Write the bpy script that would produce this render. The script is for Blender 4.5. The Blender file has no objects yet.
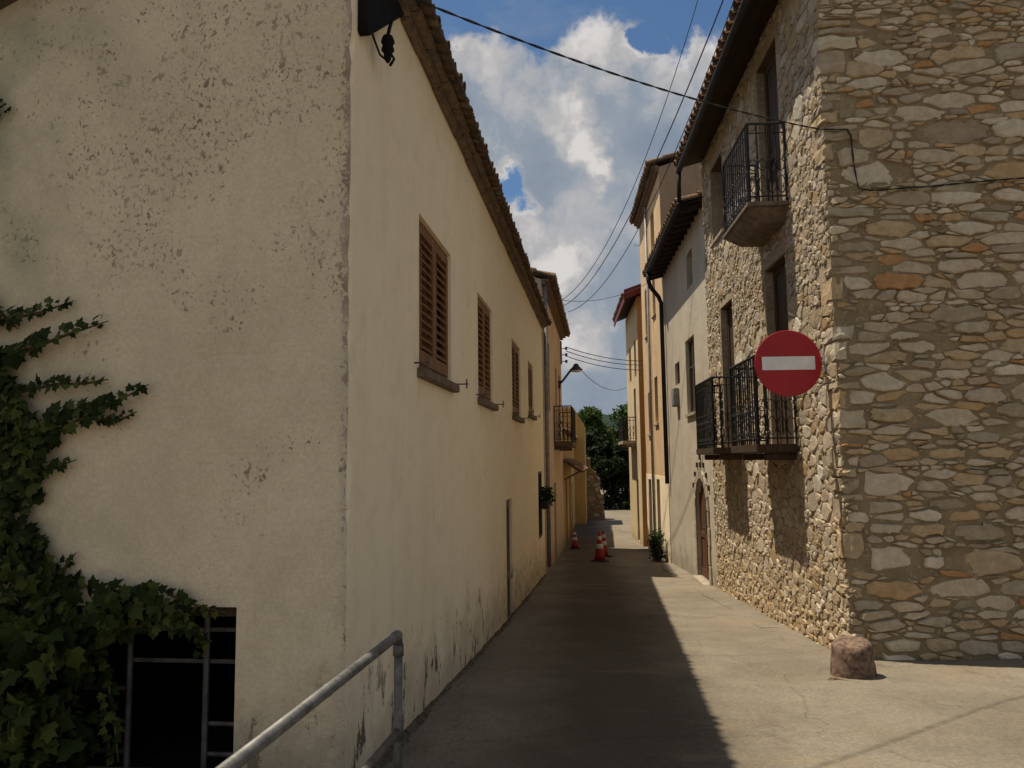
import bpy, bmesh, math, random
import numpy as np
from mathutils import Vector, Matrix

# ------------------------------------------------------------------ camera, sky, sun, exposure
S = bpy.context.scene
COL = S.collection
PI = math.pi
F, EYE = 760.0, 1.65
PITCH, ROLL = math.atan(76 / 760), -0.012
CAMR = Matrix.Rotation(PI / 2 + PITCH, 3, 'X') @ Matrix.Rotation(ROLL, 3, 'Z')
cd = bpy.data.cameras.new("camera")
cd.sensor_width = 36
cd.lens = F / 1024 * 36
cd.clip_start, cd.clip_end = 0.05, 3000
cam = bpy.data.objects.new("camera", cd)
COL.objects.link(cam)
cam.matrix_world = Matrix.Translation((0, 0, EYE)) @ CAMR.to_4x4()
S.camera = cam

AL, AR = math.atan(.1157), math.atan(.063)     # headings of the two street fronts
SUN_ALONG, SUN_DROP = .30, 2.74
perp = Vector((math.cos(.09), -math.sin(.09), 0))
alng = Vector((math.sin(.09), math.cos(.09), 0))
travel = (perp - alng * SUN_ALONG - Vector((0, 0, SUN_DROP))).normalized()
sd = bpy.data.lights.new("sun", 'SUN')
sd.energy, sd.angle, sd.color = 4.75, math.radians(.65), (1.0, .905, .74)
sun = bpy.data.objects.new("sun", sd)
COL.objects.link(sun)
sun.rotation_euler = travel.to_track_quat('-Z', 'Y').to_euler()
sun.location = (-8, 4, 30)

vs = S.view_settings
vs.view_transform, vs.look, vs.gamma, vs.use_curve_mapping = 'Standard', 'None', 1, False
vs.exposure = .22
S.cycles.max_bounces = 8
S.cycles.diffuse_bounces = 5


def wray(px, py):
    return (CAMR @ Vector(((px - 512) / F, (384 - py) / F, -1))).normalized()


class G:
    """tiny node-graph helper"""
    def __init__(s, tree):
        s.t, s.n, s.l = tree, tree.nodes, tree.links

    def put(s, sock, v):
        if v is None:
            return
        if hasattr(v, 'is_output'):
            s.l.new(v, sock)
        else:
            if sock.type == 'RGBA' and len(v) == 3:
                v = (*v, 1)
            sock.default_value = v

    def math(s, op, a, b=None, c=None, clamp=False):
        m = s.n.new('ShaderNodeMath'); m.operation = op; m.use_clamp = clamp
        for i, v in enumerate((a, b, c)):
            s.put(m.inputs[i], v)
        return m.outputs[0]

    def vmath(s, op, a, b=None, scale=None):
        m = s.n.new('ShaderNodeVectorMath'); m.operation = op
        s.put(m.inputs[0], a); s.put(m.inputs[1], b)
        if scale is not None:
            s.put(m.inputs['Scale'], scale)
        return m.outputs['Value'] if op in ('DISTANCE', 'LENGTH', 'DOT_PRODUCT') else m.outputs[0]

    def noise(s, vec, scale, detail=4, rough=.55, dist=0, color=False):
        m = s.n.new('ShaderNodeTexNoise')
        s.put(m.inputs['Vector'], vec)
        for k, v in (('Scale', scale), ('Detail', detail), ('Roughness', rough), ('Distortion', dist)):
            s.put(m.inputs[k], v)
        return m.outputs['Color' if color else 'Fac']

    def voro(s, vec, scale, feature='F1', rand=1):
        m = s.n.new('ShaderNodeTexVoronoi'); m.feature = feature
        s.put(m.inputs['Vector'], vec); s.put(m.inputs['Scale'], scale); s.put(m.inputs['Randomness'], rand)
        return m.outputs['Distance']

    def maprange(s, v, a, b, c=0., d=1., smooth=True):
        m = s.n.new('ShaderNodeMapRange'); m.interpolation_type = 'SMOOTHSTEP' if smooth else 'LINEAR'
        for i, x in enumerate((v, a, b, c, d)):
            s.put(m.inputs[i], x)
        return m.outputs[0]

    def mix(s, f, a, b, blend='MIX'):
        m = s.n.new('ShaderNodeMix'); m.data_type = 'RGBA'; m.blend_type = blend
        s.put(m.inputs[0], f); s.put(m.inputs[6], a); s.put(m.inputs[7], b)
        return m.outputs[2]

    def ramp(s, f, stops, interp='LINEAR'):
        m = s.n.new('ShaderNodeValToRGB'); cr = m.color_ramp; cr.interpolation = interp
        while len(cr.elements) < len(stops):
            cr.elements.new(.5)
        for e, (p, c) in zip(cr.elements, stops):
            e.position = p; e.color = (*c, 1) if len(c) == 3 else c
        s.put(m.inputs[0], f)
        return m.outputs[0]

    def sep(s, v):
        m = s.n.new('ShaderNodeSeparateXYZ'); s.put(m.inputs[0], v)
        return m.outputs

    def coord(s, kind='Object'):
        return s.n.new('ShaderNodeTexCoord').outputs[kind]

    def mapping(s, v, scale=(1, 1, 1), loc=(0, 0, 0), rot=(0, 0, 0)):
        m = s.n.new('ShaderNodeMapping'); s.put(m.inputs['Vector'], v)
        m.inputs['Scale'].default_value = scale; m.inputs['Location'].default_value = loc
        m.inputs['Rotation'].default_value = rot
        return m.outputs[0]


# ---- sky: Nishita with cumulus built from directions
W = bpy.data.worlds.new("World")
S.world = W
W.use_nodes = True
g = G(W.node_tree)
bg = g.n['Background']
sky = g.n.new('ShaderNodeTexSky')
sky.sky_type = 'NISHITA'
sky.sun_disc = False
tosun = -travel
sky.sun_elevation = math.asin(tosun.z)
sky.sun_rotation = math.atan2(tosun.x, tosun.y)
sky.altitude = 400
sky.air_density, sky.dust_density, sky.ozone_density = 1.0, .6, 1.6
d0 = g.coord('Generated')
wn = g.vmath('SUBTRACT', g.noise(d0, 5, 5, .6, color=True), (.5, .5, .5))
wn2 = g.vmath('SUBTRACT', g.noise(d0, 19, 6, .62, color=True), (.5, .5, .5))
dw = g.vmath('ADD', g.vmath('ADD', d0, g.vmath('SCALE', wn, scale=.10)), g.vmath('SCALE', wn2, scale=.085))
CLOUDS = [(476, 92, 46), (508, 82, 40), (545, 112, 50), (604, 72, 46), (634, 92, 46), (560, 170, 95), (625, 165, 85), (500, 150, 55),
          (470, 165, 50), (570, 240, 75), (535, 235, 50), (600, 300, 95), (690, 112, 40), (718, 78, 30), (690, 190, 80), (445, 70, 20),
          (540, 300, 60), (590, 385, 85), (640, 350, 60), (300, 150, 130), (800, 200, 140), (900, 60, 60),
          (200, -60, 100), (1150, 250, 180), (-100, 200, 180), (600, -520, 150), (250, -500, 160), (1000, -350, 120)]
dist = None
for px, py, r in CLOUDS:
    e = g.math('DIVIDE', g.vmath('DISTANCE', dw, tuple(wray(px, py))), r / 760)
    if dist is None:
        dist = e
    else:
        dist = g.math('SMOOTH_MIN', dist, e, .18)
for px, py, r in ((507, 190, 19), (660, 52, 16), (548, 28, 18)):
    e = g.math('DIVIDE', g.vmath('DISTANCE', dw, tuple(wray(px, py))), r / 760)
    dist = g.math('SMOOTH_MAX', dist, g.math('SUBTRACT', 2.0, e), .1)
rest = g.noise(d0, 2.3, 5, .6)
up = g.sep(d0)[1]
behind = g.maprange(up, .35, -.1, 0., 1.)
rdist = g.math('ADD', g.maprange(rest, .34, .5, 1.3, .72), g.math('SUBTRACT', 2., g.math('MULTIPLY', behind, 2.)))  # unseen bright cloud behind the camera, added as fill for the facing walls
dist = g.math('MINIMUM', dist, rdist)
mask = g.maprange(dist, 1.16, .74)
shade_n = g.noise(g.vmath('ADD', d0, g.vmath('SCALE', wn2, scale=.05)), 7.5, 6, .58)
white = None
for px, py, r in ((468, 62, 34), (500, 66, 38), (540, 92, 36), (572, 118, 34), (604, 42, 32), (640, 72, 28), (588, 146, 26), (498, 168, 26),
                  (508, 232, 48), (552, 262, 46), (692, 98, 42), (600, 168, 16), (585, 340, 40), (720, 70, 30)):
    e = g.math('DIVIDE', g.vmath('DISTANCE', dw, tuple(wray(px, py))), r / 760)
    white = e if white is None else g.math('MINIMUM', white, e)
sh = g.math('ADD', g.math('ADD', .30, g.math('MULTIPLY', g.maprange(dist, .95, .45, 0., 1.), .25)), g.math('MULTIPLY', g.math('SUBTRACT', shade_n, .5), 1.9))
sh = g.math('SUBTRACT', sh, g.math('MULTIPLY', g.maprange(white, 1.3, .2), .42))
ccol = g.ramp(sh, [(.0, (9.2, 8.8, 8.5)), (.2, (6.4, 6.3, 6.35)), (.48, (3.9, 4.5, 5.3)), (.9, (2.8, 3.5, 4.5))])
wisp = g.math('MULTIPLY', g.maprange(g.noise(g.mapping(d0, (3, 3, 7)), 2.2, 6, .6), .48, .75), .30)
mask = g.math('MAXIMUM', mask, wisp)
blue = g.mix(1., sky.outputs[0], (.88, 1.10, 1.22), 'MULTIPLY')
g.l.new(g.mix(mask, blue, ccol), bg.inputs[0])
bg.inputs[1].default_value = .063


# ------------------------------------------------------------------ materials
def material(name, rough=.85, spec=.3, metal=0.):
    m = bpy.data.materials.new(name)
    m.use_nodes = True
    k = G(m.node_tree)
    b = k.n['Principled BSDF']
    b.inputs['Roughness'].default_value = rough
    b.inputs['Specular IOR Level'].default_value = spec
    b.inputs['Metallic'].default_value = metal
    return m, k, b


def bump(k, b, h, strength=.4, dist=.01):
    n = k.n.new('ShaderNodeBump')
    n.inputs['Strength'].default_value = strength
    n.inputs['Distance'].default_value = dist
    k.put(n.inputs['Height'], h)
    k.l.new(n.outputs[0], b.inputs['Normal'])


def simple(name, c, var=.25, scale=6., rough=.8, spec=.3, metal=0., bmp=.2, c2=None):
    m, k, b = material(name, rough, spec, metal)
    co = k.coord()
    n = k.noise(co, scale, 6, .65)
    lo = tuple(x * (1 - var) for x in c)
    hi = c2 or tuple(min(1, x * (1 + var)) for x in c)
    k.put(b.inputs['Base Color'], k.mix(k.maprange(n, .3, .7), lo, hi))
    if bmp:
        bump(k, b, k.noise(co, scale * 9, 4, .6), bmp, .006)
    return m


def plaster(name, base, stain, groundslope=.055, groundz=-.02, damp=1., pits=False, peel=.5, streak=.3, crack=.0, sills=(), dark=(.13, .10, .07)):
    """old lime plaster: blotches, rain streaks, damp foot, flaked spots with their own shape"""
    m, k, b = material(name, .92, .15)
    co = k.coord()
    xyz = k.sep(co)
    col = k.mix(k.maprange(k.noise(co, .9, 5, .6), .35, .7), base, stain)
    col = k.mix(k.math('MULTIPLY', k.maprange(k.noise(co, 3.7, 6, .7), .45, .75), .5), col, tuple(x * .78 for x in base))
    st = k.noise(k.mapping(co, (2.6, 2.6, .16)), 2.2, 5, .65)
    col = k.mix(k.math('MULTIPLY', k.maprange(st, .52, .75), streak), col, tuple(x * .62 for x in stain))
    h = k.math('ADD', k.math('SUBTRACT', xyz[2], groundz), k.math('MULTIPLY', xyz[1], groundslope))
    nz = k.noise(co, 2.1, 6, .7)
    foot = k.maprange(k.math('ADD', h, k.math('MULTIPLY', k.math('SUBTRACT', nz, .5), 1.5)), .75, .0)
    col = k.mix(k.math('MULTIPLY', foot, .75 * damp), col, tuple(x * .5 for x in stain))
    if sills:
        dr = None
        for a_, b_, z_ in sills:
            w1 = k.math('MULTIPLY', k.maprange(xyz[1], a_ - .12, a_ + .06), k.maprange(xyz[1], b_ + .12, b_ - .06))
            w1 = k.math('MULTIPLY', w1, k.math('MULTIPLY', k.maprange(xyz[2], z_ - 1.5, z_ - .1), k.maprange(xyz[2], z_, z_ - .03)))
            dr = w1 if dr is None else k.math('MAXIMUM', dr, w1)
        dn = k.noise(k.mapping(co, (7, 7, .25), (1, 4, 2)), 1.7, 5, .7)
        col = k.mix(k.math('MULTIPLY', dr, k.maprange(dn, .44, .66, 0., .5)), col, tuple(x * .5 for x in stain))
    # flaked patches at the foot and thin vertical cracks
    fl = k.noise(k.mapping(co, (1, 1, .55)), 5.5, 6, .72)
    flm = k.math('MULTIPLY', k.maprange(fl, .57, .60), k.maprange(k.math('ADD', h, k.math('MULTIPLY', nz, .3)), 1.0, .45))
    flm = k.math('MULTIPLY', flm, peel, clamp=True)
    col = k.mix(flm, col, dark)
    gs = k.noise(co, 46, 5, .75)
    tw = k.noise(k.mapping(co, (1.2, 1.2, 1)), 11, 4, .7, 1.2)
    col = k.mix(k.math('MULTIPLY', k.maprange(tw, .42, .60), .20 if pits else .08), col, k.mix(1., col, (.74, .72, .69), 'MULTIPLY'))
    col = k.mix(k.math('MULTIPLY', k.maprange(gs, .40, .62), .34 if pits else .14), col, k.mix(1., col, (.68, .66, .63), 'MULTIPLY'))
    cr = k.voro(k.vmath('ADD', k.mapping(co, (1, 1, .8)), k.vmath('SCALE', k.noise(co, 3, 4, .6, color=True), scale=.5)), .8, 'DISTANCE_TO_EDGE')
    crm = k.math('MULTIPLY', k.maprange(cr, .004, .001), crack)
    col = k.mix(crm, col, dark)
    hgt = k.math('ADD', k.math('MULTIPLY', k.noise(co, 24, 5, .6), .55), k.math('MULTIPLY', k.noise(co, 90, 3, .6), .3))
    hgt = k.math('ADD', hgt, k.math('MULTIPLY', k.noise(k.mapping(co, (1, 1, 1.6)), 8, 5, .6), 1.5 if pits else .8))
    hgt = k.math('ADD', hgt, k.math('MULTIPLY', k.noise(co, 1.6, 3), 4.))
    hgt = k.math('SUBTRACT', hgt, k.math('MULTIPLY', flm, .7))
    if pits:
        area = k.maprange(k.math('ADD', k.noise(co, 1.25, 4, .6), k.math('MULTIPLY', k.math('SUBTRACT', xyz[2], 2.6), .05)), .36, .62)
        p1 = k.noise(k.mapping(co, (1, 1, .8)), 21, 4, .62, .35)
        p2 = k.noise(k.mapping(co, (1, 1, .75), (3, 1, 5)), 47, 3, .6, .3)
        p3 = k.noise(k.mapping(co, (1, 1, .8), (7, 2, 1)), 10.5, 5, .7, .5)
        th = k.math('SUBTRACT', .775, k.math('ADD', k.math('MULTIPLY', area, .188), k.math('MULTIPLY', k.maprange(xyz[0], -.08, .0), .16)))
        pm = k.math('MAXIMUM', k.maprange(k.math('SUBTRACT', p1, th), .0, .02), k.maprange(k.math('SUBTRACT', p2, th), .0, .025))
        pm = k.math('MAXIMUM', pm, k.maprange(k.math('SUBTRACT', k.math('ADD', p3, k.math('MULTIPLY', p1, .35)), k.math('SUBTRACT', .945, k.math('MULTIPLY', area, .10))), .0, .02))
        col = k.mix(k.math('MULTIPLY', pm, k.maprange(k.noise(co, 4.1), .35, .65, .3, .85)), col, k.mix(k.noise(co, 6), (.12, .085, .055), (.27, .17, .11)))
        alg = k.math('MULTIPLY', k.maprange(xyz[0], -.7, -2.2), k.maprange(k.noise(co, 1.7, 5), .38, .66))
        col = k.mix(k.math('MULTIPLY', alg, .65), col, (.25, .26, .175))
        # worn grey band up the corner
        cw = k.math('ADD', xyz[0], k.math('MULTIPLY', k.math('SUBTRACT', k.noise(k.mapping(co, (4, 1, 1)), 3.5, 6, .75), .5), .34))
        col = k.mix(k.math('MULTIPLY', k.maprange(cw, -.08, .0), .28), col, (.27, .26, .25))
        hgt = k.math('SUBTRACT', hgt, k.math('MULTIPLY', pm, .9))
    k.put(b.inputs['Base Color'], col)
    bump(k, b, hgt, .45, .012)
    return m


def stone_mats(tag, pal, mortar_c, warmfoot=None):
    m, k, b = material('stone ' + tag, .9, .2)
    co = k.coord()
    ri = k.n.new('ShaderNodeNewGeometry').outputs['Random Per Island']
    col = k.ramp(ri, pal, 'CONSTANT')
    n1 = k.noise(co, 9, 6, .7)
    col = k.mix(k.maprange(n1, .35, .7), k.mix(1., col, (.76, .74, .71), 'MULTIPLY'), col)
    ru = k.math('MULTIPLY', k.maprange(k.noise(co, 3.3, 5, .7), .55, .75), .4)
    col = k.mix(ru, col, (.33, .19, .08))
    if warmfoot:
        z = k.math('ADD', k.sep(co)[2], k.math('MULTIPLY', k.noise(co, 1.5, 4), 1.2))
        col = k.mix(k.math('MULTIPLY', k.maprange(z, 1.5, .1), .45), col, warmfoot)
    sp = k.maprange(k.noise(co, 55, 3, .6), .62, .72)
    col = k.mix(k.math('MULTIPLY', sp, .45), col, (.07, .06, .05))
    k.put(b.inputs['Base Color'], col)
    bump(k, b, k.math('ADD', k.noise(co, 16, 6, .7), k.math('MULTIPLY', k.noise(co, 70, 4, .7), .45)), .7, .02)
    m2, k, b = material('mortar ' + tag, .95, .1)
    co = k.coord()
    c = k.mix(k.maprange(k.noise(co, 4, 6, .65), .3, .7), tuple(x * .7 for x in mortar_c), mortar_c)
    c = k.mix(k.math('MULTIPLY', k.maprange(k.noise(co, 38, 4, .7), .5, .72), .5), c, tuple(x * .55 for x in mortar_c))
    pv = k.noise(k.mapping(co, (1, 1, 1.5)), 17, 3, .6, .6)
    c = k.mix(k.math('MULTIPLY', k.maprange(pv, .60, .63), .6), c, tuple(min(1, x * 1.5) for x in mortar_c))
    c = k.mix(k.math('MULTIPLY', k.maprange(pv, .36, .33), .6), c, tuple(x * .45 for x in mortar_c))
    if warmfoot:
        z = k.math('ADD', k.sep(co)[2], k.math('MULTIPLY', k.noise(co, 1.5, 4), 1.2))
        c = k.mix(k.math('MULTIPLY', k.maprange(z, 1.5, .1), .45), c, warmfoot)
    k.put(b.inputs['Base Color'], c)
    bump(k, b, k.noise(co, 30, 6, .75), .9, .03)
    return m, m2


def concrete():
    m, k, b = material('worn concrete', .93, .15)
    co = k.coord()
    xyz = k.sep(co)
    c = k.mix(k.maprange(k.noise(co, .7, 6, .65), .35, .68), (.205, .174, .130), (.285, .243, .183))
    c = k.mix(k.math('MULTIPLY', k.maprange(k.noise(co, 3.1, 7, .75), .48, .72), .5), c, (.135, .114, .086))
    c = k.mix(k.math('MULTIPLY', k.maprange(k.noise(co, 60, 4, .7), .56, .7), .5), c, (.095, .08, .06))
    c = k.mix(k.math('MULTIPLY', k.maprange(k.noise(co, 110, 3, .7), .6, .7), .5), c, (.34, .30, .24))
    # track down the middle: wheel wear plus street shade painted into the colour
    lane_wear_shade = k.math('SUBTRACT', xyz[0], k.math('ADD', .25, k.math('MULTIPLY', xyz[1], .085)))
    lane_wear_shade = k.maprange(k.math('ADD', k.math('ABSOLUTE', lane_wear_shade), k.math('MULTIPLY', k.noise(co, 1.2, 5), .8)), 1.5, .6)
    c = k.mix(k.math('MULTIPLY', lane_wear_shade, .84), c, (.086, .066, .044))
    c = k.mix(k.math('MULTIPLY', k.maprange(k.noise(k.mapping(co, (.5, 1.3, 1), (4, 2, 0)), 1.1, 6, .7), .52, .7), .45), c, (.29, .215, .135))
    # old drips and patches
    pt = k.maprange(k.noise(k.mapping(co, (1, .45, 1)), 1.9, 7, .78), .57, .66)
    c = k.mix(k.math('MULTIPLY', pt, .35), c, (.11, .09, .07))
    cr = k.voro(k.vmath('ADD', co, k.vmath('SCALE', k.noise(co, 2.5, 5, .65, color=True), scale=.55)), .33, 'DISTANCE_TO_EDGE')
    c = k.mix(k.math('MULTIPLY', k.maprange(cr, .003, .001), .22), c, (.06, .05, .04))
    k.put(b.inputs['Base Color'], c)
    gr = k.noise(co, 34, 5, .8)
    c = k.mix(k.math('MULTIPLY', k.maprange(gr, .36, .60), .6), c, k.mix(1., c, (.62, .6, .57), 'MULTIPLY'))
    k.put(b.inputs['Base Color'], c)
    h = k.math('ADD', k.math('MULTIPLY', k.noise(co, 7, 6, .7), .5), k.math('MULTIPLY', k.noise(co, 75, 4, .75), .45))
    bump(k, b, k.math('SUBTRACT', h, k.math('MULTIPLY', k.maprange(cr, .008, .001), .5)), .7, .02)
    return m


def leafy(name, a, b_, c_):
    m, k, b = material(name, .68, .12)
    ri = k.n.new('ShaderNodeNewGeometry').outputs['Random Per Island']
    c = k.ramp(ri, [(0, a), (.55, b_), (1, c_)])
    k.put(b.inputs['Base Color'], c)
    tr = k.n.new('ShaderNodeBsdfTranslucent')
    k.put(tr.inputs[0], c)
    ms = k.n.new('ShaderNodeMixShader')
    ms.inputs[0].default_value = .25
    k.l.new(b.outputs[0], ms.inputs[1]); k.l.new(tr.outputs[0], ms.inputs[2])
    k.l.new(ms.outputs[0], k.n['Material Output'].inputs[0])
    return m


def wood(name, c, grain=(1, 1, .12), rough=.7):
    m, k, b = material(name, rough, .25)
    co = k.coord()
    n = k.noise(k.mapping(co, grain), 26, 6, .7)
    col = k.mix(k.maprange(n, .3, .72), tuple(x * .45 for x in c), c)
    col = k.mix(k.math('MULTIPLY', k.maprange(k.noise(co, 3, 5), .5, .75), .45), col, tuple(x * .55 for x in c))
    k.put(b.inputs['Base Color'], col)
    bump(k, b, n, .35, .006)
    return m


def tiles_mat(name, stops):
    m, k, b = material(name, .9, .15)
    co = k.coord()
    ri = k.n.new('ShaderNodeNewGeometry').outputs['Random Per Island']
    c = k.ramp(ri, stops)
    c = k.mix(k.maprange(k.noise(co, 5, 6, .7), .42, .7), c, (.10, .08, .06))
    c = k.mix(k.math('MULTIPLY', k.maprange(k.noise(co, 13, 5, .7), .55, .68), .7), c, (.29, .26, .19))
    k.put(b.inputs['Base Color'], c)
    bump(k, b, k.noise(co, 40, 5, .7), .6, .01)
    return m


M = {}
M['cream'] = plaster('cream plaster', (.94, .81, .575), (.91, .77, .53), peel=.95, streak=.16, sills=((1.56, 2.78, .0), (4.28, 5.40, .0), (7.5, 8.7, .0), (10.1, 11.15, .17)))
M['cream_gable'] = plaster('weathered cream plaster', (.70, .595, .43), (.615, .52, .37), pits=True, peel=.7, streak=.08, groundslope=0)
M['peach'] = plaster('peach plaster', (.60, .47, .34), (.50, .39, .28), peel=.3, streak=.3)
M['salmon'] = plaster('apricot plaster', (.69, .50, .30), (.63, .44, .26), peel=.2, streak=.35)
M['ochre'] = plaster('ochre plaster', (.66, .53, .34), (.62, .46, .25), peel=.2, streak=.4)
M['orange'] = plaster('orange ochre plaster', (.55, .31, .11), (.50, .28, .10), peel=.2)
M['greywhite'] = plaster('grey lime plaster', (.53, .465, .36), (.46, .40, .31), peel=.35, streak=.4)
M['palegrey'] = plaster('pale grey render', (.42, .40, .37), (.33, .31, .28), peel=.2, streak=.5)
M['brownwall'] = plaster('brown grey render', (.37, .285, .195), (.31, .235, .16), peel=.2, streak=.5)
M['yellow'] = plaster('yellow ochre render', (.50, .33, .13), (.42, .27, .11), peel=.4, streak=.5)
FACE = [(0, (.53, .435, .305)), (.15, (.60, .50, .36)), (.28, (.51, .395, .25)), (.40, (.43, .35, .245)), (.50, (.56, .415, .25)),
        (.62, (.65, .56, .42)), (.70, (.53, .365, .195)), (.79, (.46, .385, .28)), (.87, (.37, .295, .205)), (.925, (.51, .285, .13)), (.958, (.72, .63, .49))]
FACE_OLD = [(0, (.25, .19, .12)), (.3, (.32, .24, .15)), (.5, (.28, .18, .09)), (.7, (.36, .30, .21)), (.9, (.40, .25, .11))]
FACE2 = [(0, (.46, .375, .265)), (.2, (.52, .43, .315)), (.36, (.42, .33, .225)), (.5, (.56, .48, .37)), (.64, (.47, .36, .23)),
         (.76, (.38, .32, .245)), (.85, (.42, .30, .17)), (.92, (.58, .51, .41))]
M['stone_face'], M['mortar_face'] = stone_mats('gable', FACE, (.36, .275, .165))
M['stone_street'], M['mortar_street'] = stone_mats('street', FACE2, (.46, .365, .25), (.42, .27, .115))
M['stone_ruin'], M['mortar_ruin'] = stone_mats('ruin', FACE_OLD, (.27, .18, .10))
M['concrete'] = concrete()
M['kerb'] = simple('kerb concrete', (.24, .207, .158), .4, 3, .9, .15, bmp=.6)
M['dirt'] = simple('damp grit', (.11, .088, .06), .5, 18, .98, .05, bmp=1.)
M['trim'] = simple('stone trim', (.36, .30, .225), .3, 8, .9, .15, bmp=.5)
M['sillstone'] = simple('brown sill stone', (.17, .125, .09), .3, 10, .9, .15, bmp=.4)
M['shutter'] = wood('brown shutter wood', (.30, .15, .068))
M['darkwood'] = wood('dark door wood', (.085, .052, .033))
M['doorwood'] = wood('brown door wood', (.15, .07, .035))
M['oldwood'] = wood('old weathered timber', (.16, .105, .065), (1, .12, 1))
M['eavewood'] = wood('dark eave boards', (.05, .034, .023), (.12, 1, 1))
M['blindwood'] = wood('faded beige boarding', (.25, .165, .09))
M['yellowwood'] = wood('ochre painted boards', (.42, .25, .085))
M['iron'] = simple('black wrought iron', (.022, .02, .02), .4, 12, .6, .4, .3, bmp=.1)
M['rustiron'] = simple('dull grey iron', (.085, .08, .075), .4, 14, .65, .4, .3, bmp=.2)
M['gutter'] = simple('dark brown gutter metal', (.020, .017, .016), .3, 6, .7, .3, .0, bmp=.05)
M['zinc'] = simple('grey zinc pipe', (.24, .23, .22), .25, 6, .6, .4, .2, bmp=.1)
M['galv'] = simple('galvanised steel tube', (.135, .13, .118), .35, 18, .55, .45, .35, bmp=.08)
M['cable'] = simple('black cable sheath', (.02, .019, .018), .2, 6, .7, .3, bmp=0)
M['wire'] = simple('grey wire', (.045, .045, .048), .2, 6, .6, .3, bmp=0)
M['tile'] = tiles_mat('old clay roof tile', [(0, (.16, .085, .05)), (.4, (.24, .13, .07)), (.75, (.19, .115, .075)), (1, (.32, .20, .12))])
M['tile_dark'] = tiles_mat('lichened dark roof tile', [(0, (.09, .055, .035)), (.4, (.15, .09, .055)), (.75, (.12, .08, .055)), (1, (.22, .15, .10))])
M['maroon'] = simple('maroon painted board', (.16, .022, .022), .3, 5, .6, .3, bmp=.1)
M['deck'] = simple('dark roof underlay', (.10, .075, .055), .3, 5, .9, .1, bmp=.3)
M['unlit_interior'] = simple('unlit interior plaster', (.02, .018, .016), .3, 3, .95, .05, bmp=0)  # near-black colour stands in for the darkness of rooms behind openings
M['red'] = simple('red sign paint', (.36, .008, .012), .10, 3, .42, .4, bmp=0)
M['white'] = simple('white sign paint', (.74, .73, .70), .08, 9, .45, .4, bmp=0)
M['alu'] = simple('grey sign back', (.35, .35, .35), .1, 6, .5, .4, .5, bmp=0)
M['cone_red'] = simple('red cone plastic', (.26, .010, .011), .2, 8, .5, .4, bmp=0)
M['cone_white'] = simple('reflective white sleeve', (.50, .48, .46), .15, 8, .4, .4, bmp=0)
M['rubber'] = simple('black rubber base', (.03, .028, .028), .3, 8, .8, .3, bmp=.1)
M['granite'] = simple('worn reddish guard stone', (.15, .097, .07), .45, 16, .95, .1, bmp=1., c2=(.27, .185, .135))
M['bark'] = simple('tree bark', (.10, .075, .05), .4, 8, .95, .1, bmp=.6)
M['vine'] = simple('vine stem', (.10, .07, .04), .3, 9, .9, .1, bmp=.2)
M['ivy'] = leafy('vine leaf', (.010, .017, .004), (.026, .042, .008), (.075, .092, .020))
M['treeleaf'] = leafy('broad tree leaf', (.028, .052, .010), (.05, .085, .018), (.085, .12, .03))
M['pineleaf'] = leafy('dark tree leaf', (.010, .018, .005), (.017, .029, .008), (.030, .046, .012))
M['bushleaf'] = leafy('bush leaf', (.014, .028, .007), (.026, .052, .011), (.045, .08, .02))
M['hill'] = simple('wooded hillside', (.022, .036, .024), .5, .12, .95, .05, bmp=0)
M['box'] = simple('grey meter box', (.20, .19, .175), .2, 6, .6, .3, bmp=0)
M['straw'] = simple('dry twig', (.17, .11, .06), .3, 20, .9, .1, bmp=0)
M['lampmetal'] = simple('dark lamp housing', (.03, .03, .032), .2, 6, .5, .4, .4, bmp=0)
M['porcelain'] = simple('black insulator', (.012, .011, .010), .2, 5, .85, .1, bmp=0)


def pane_mat():
    m, k, b = material('dark window glass', .12, .5)
    k.put(b.inputs['Base Color'], k.mix(k.noise(k.coord(), 3), (.012, .012, .013), (.03, .028, .026)))
    return m


M['pane'] = pane_mat()


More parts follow.
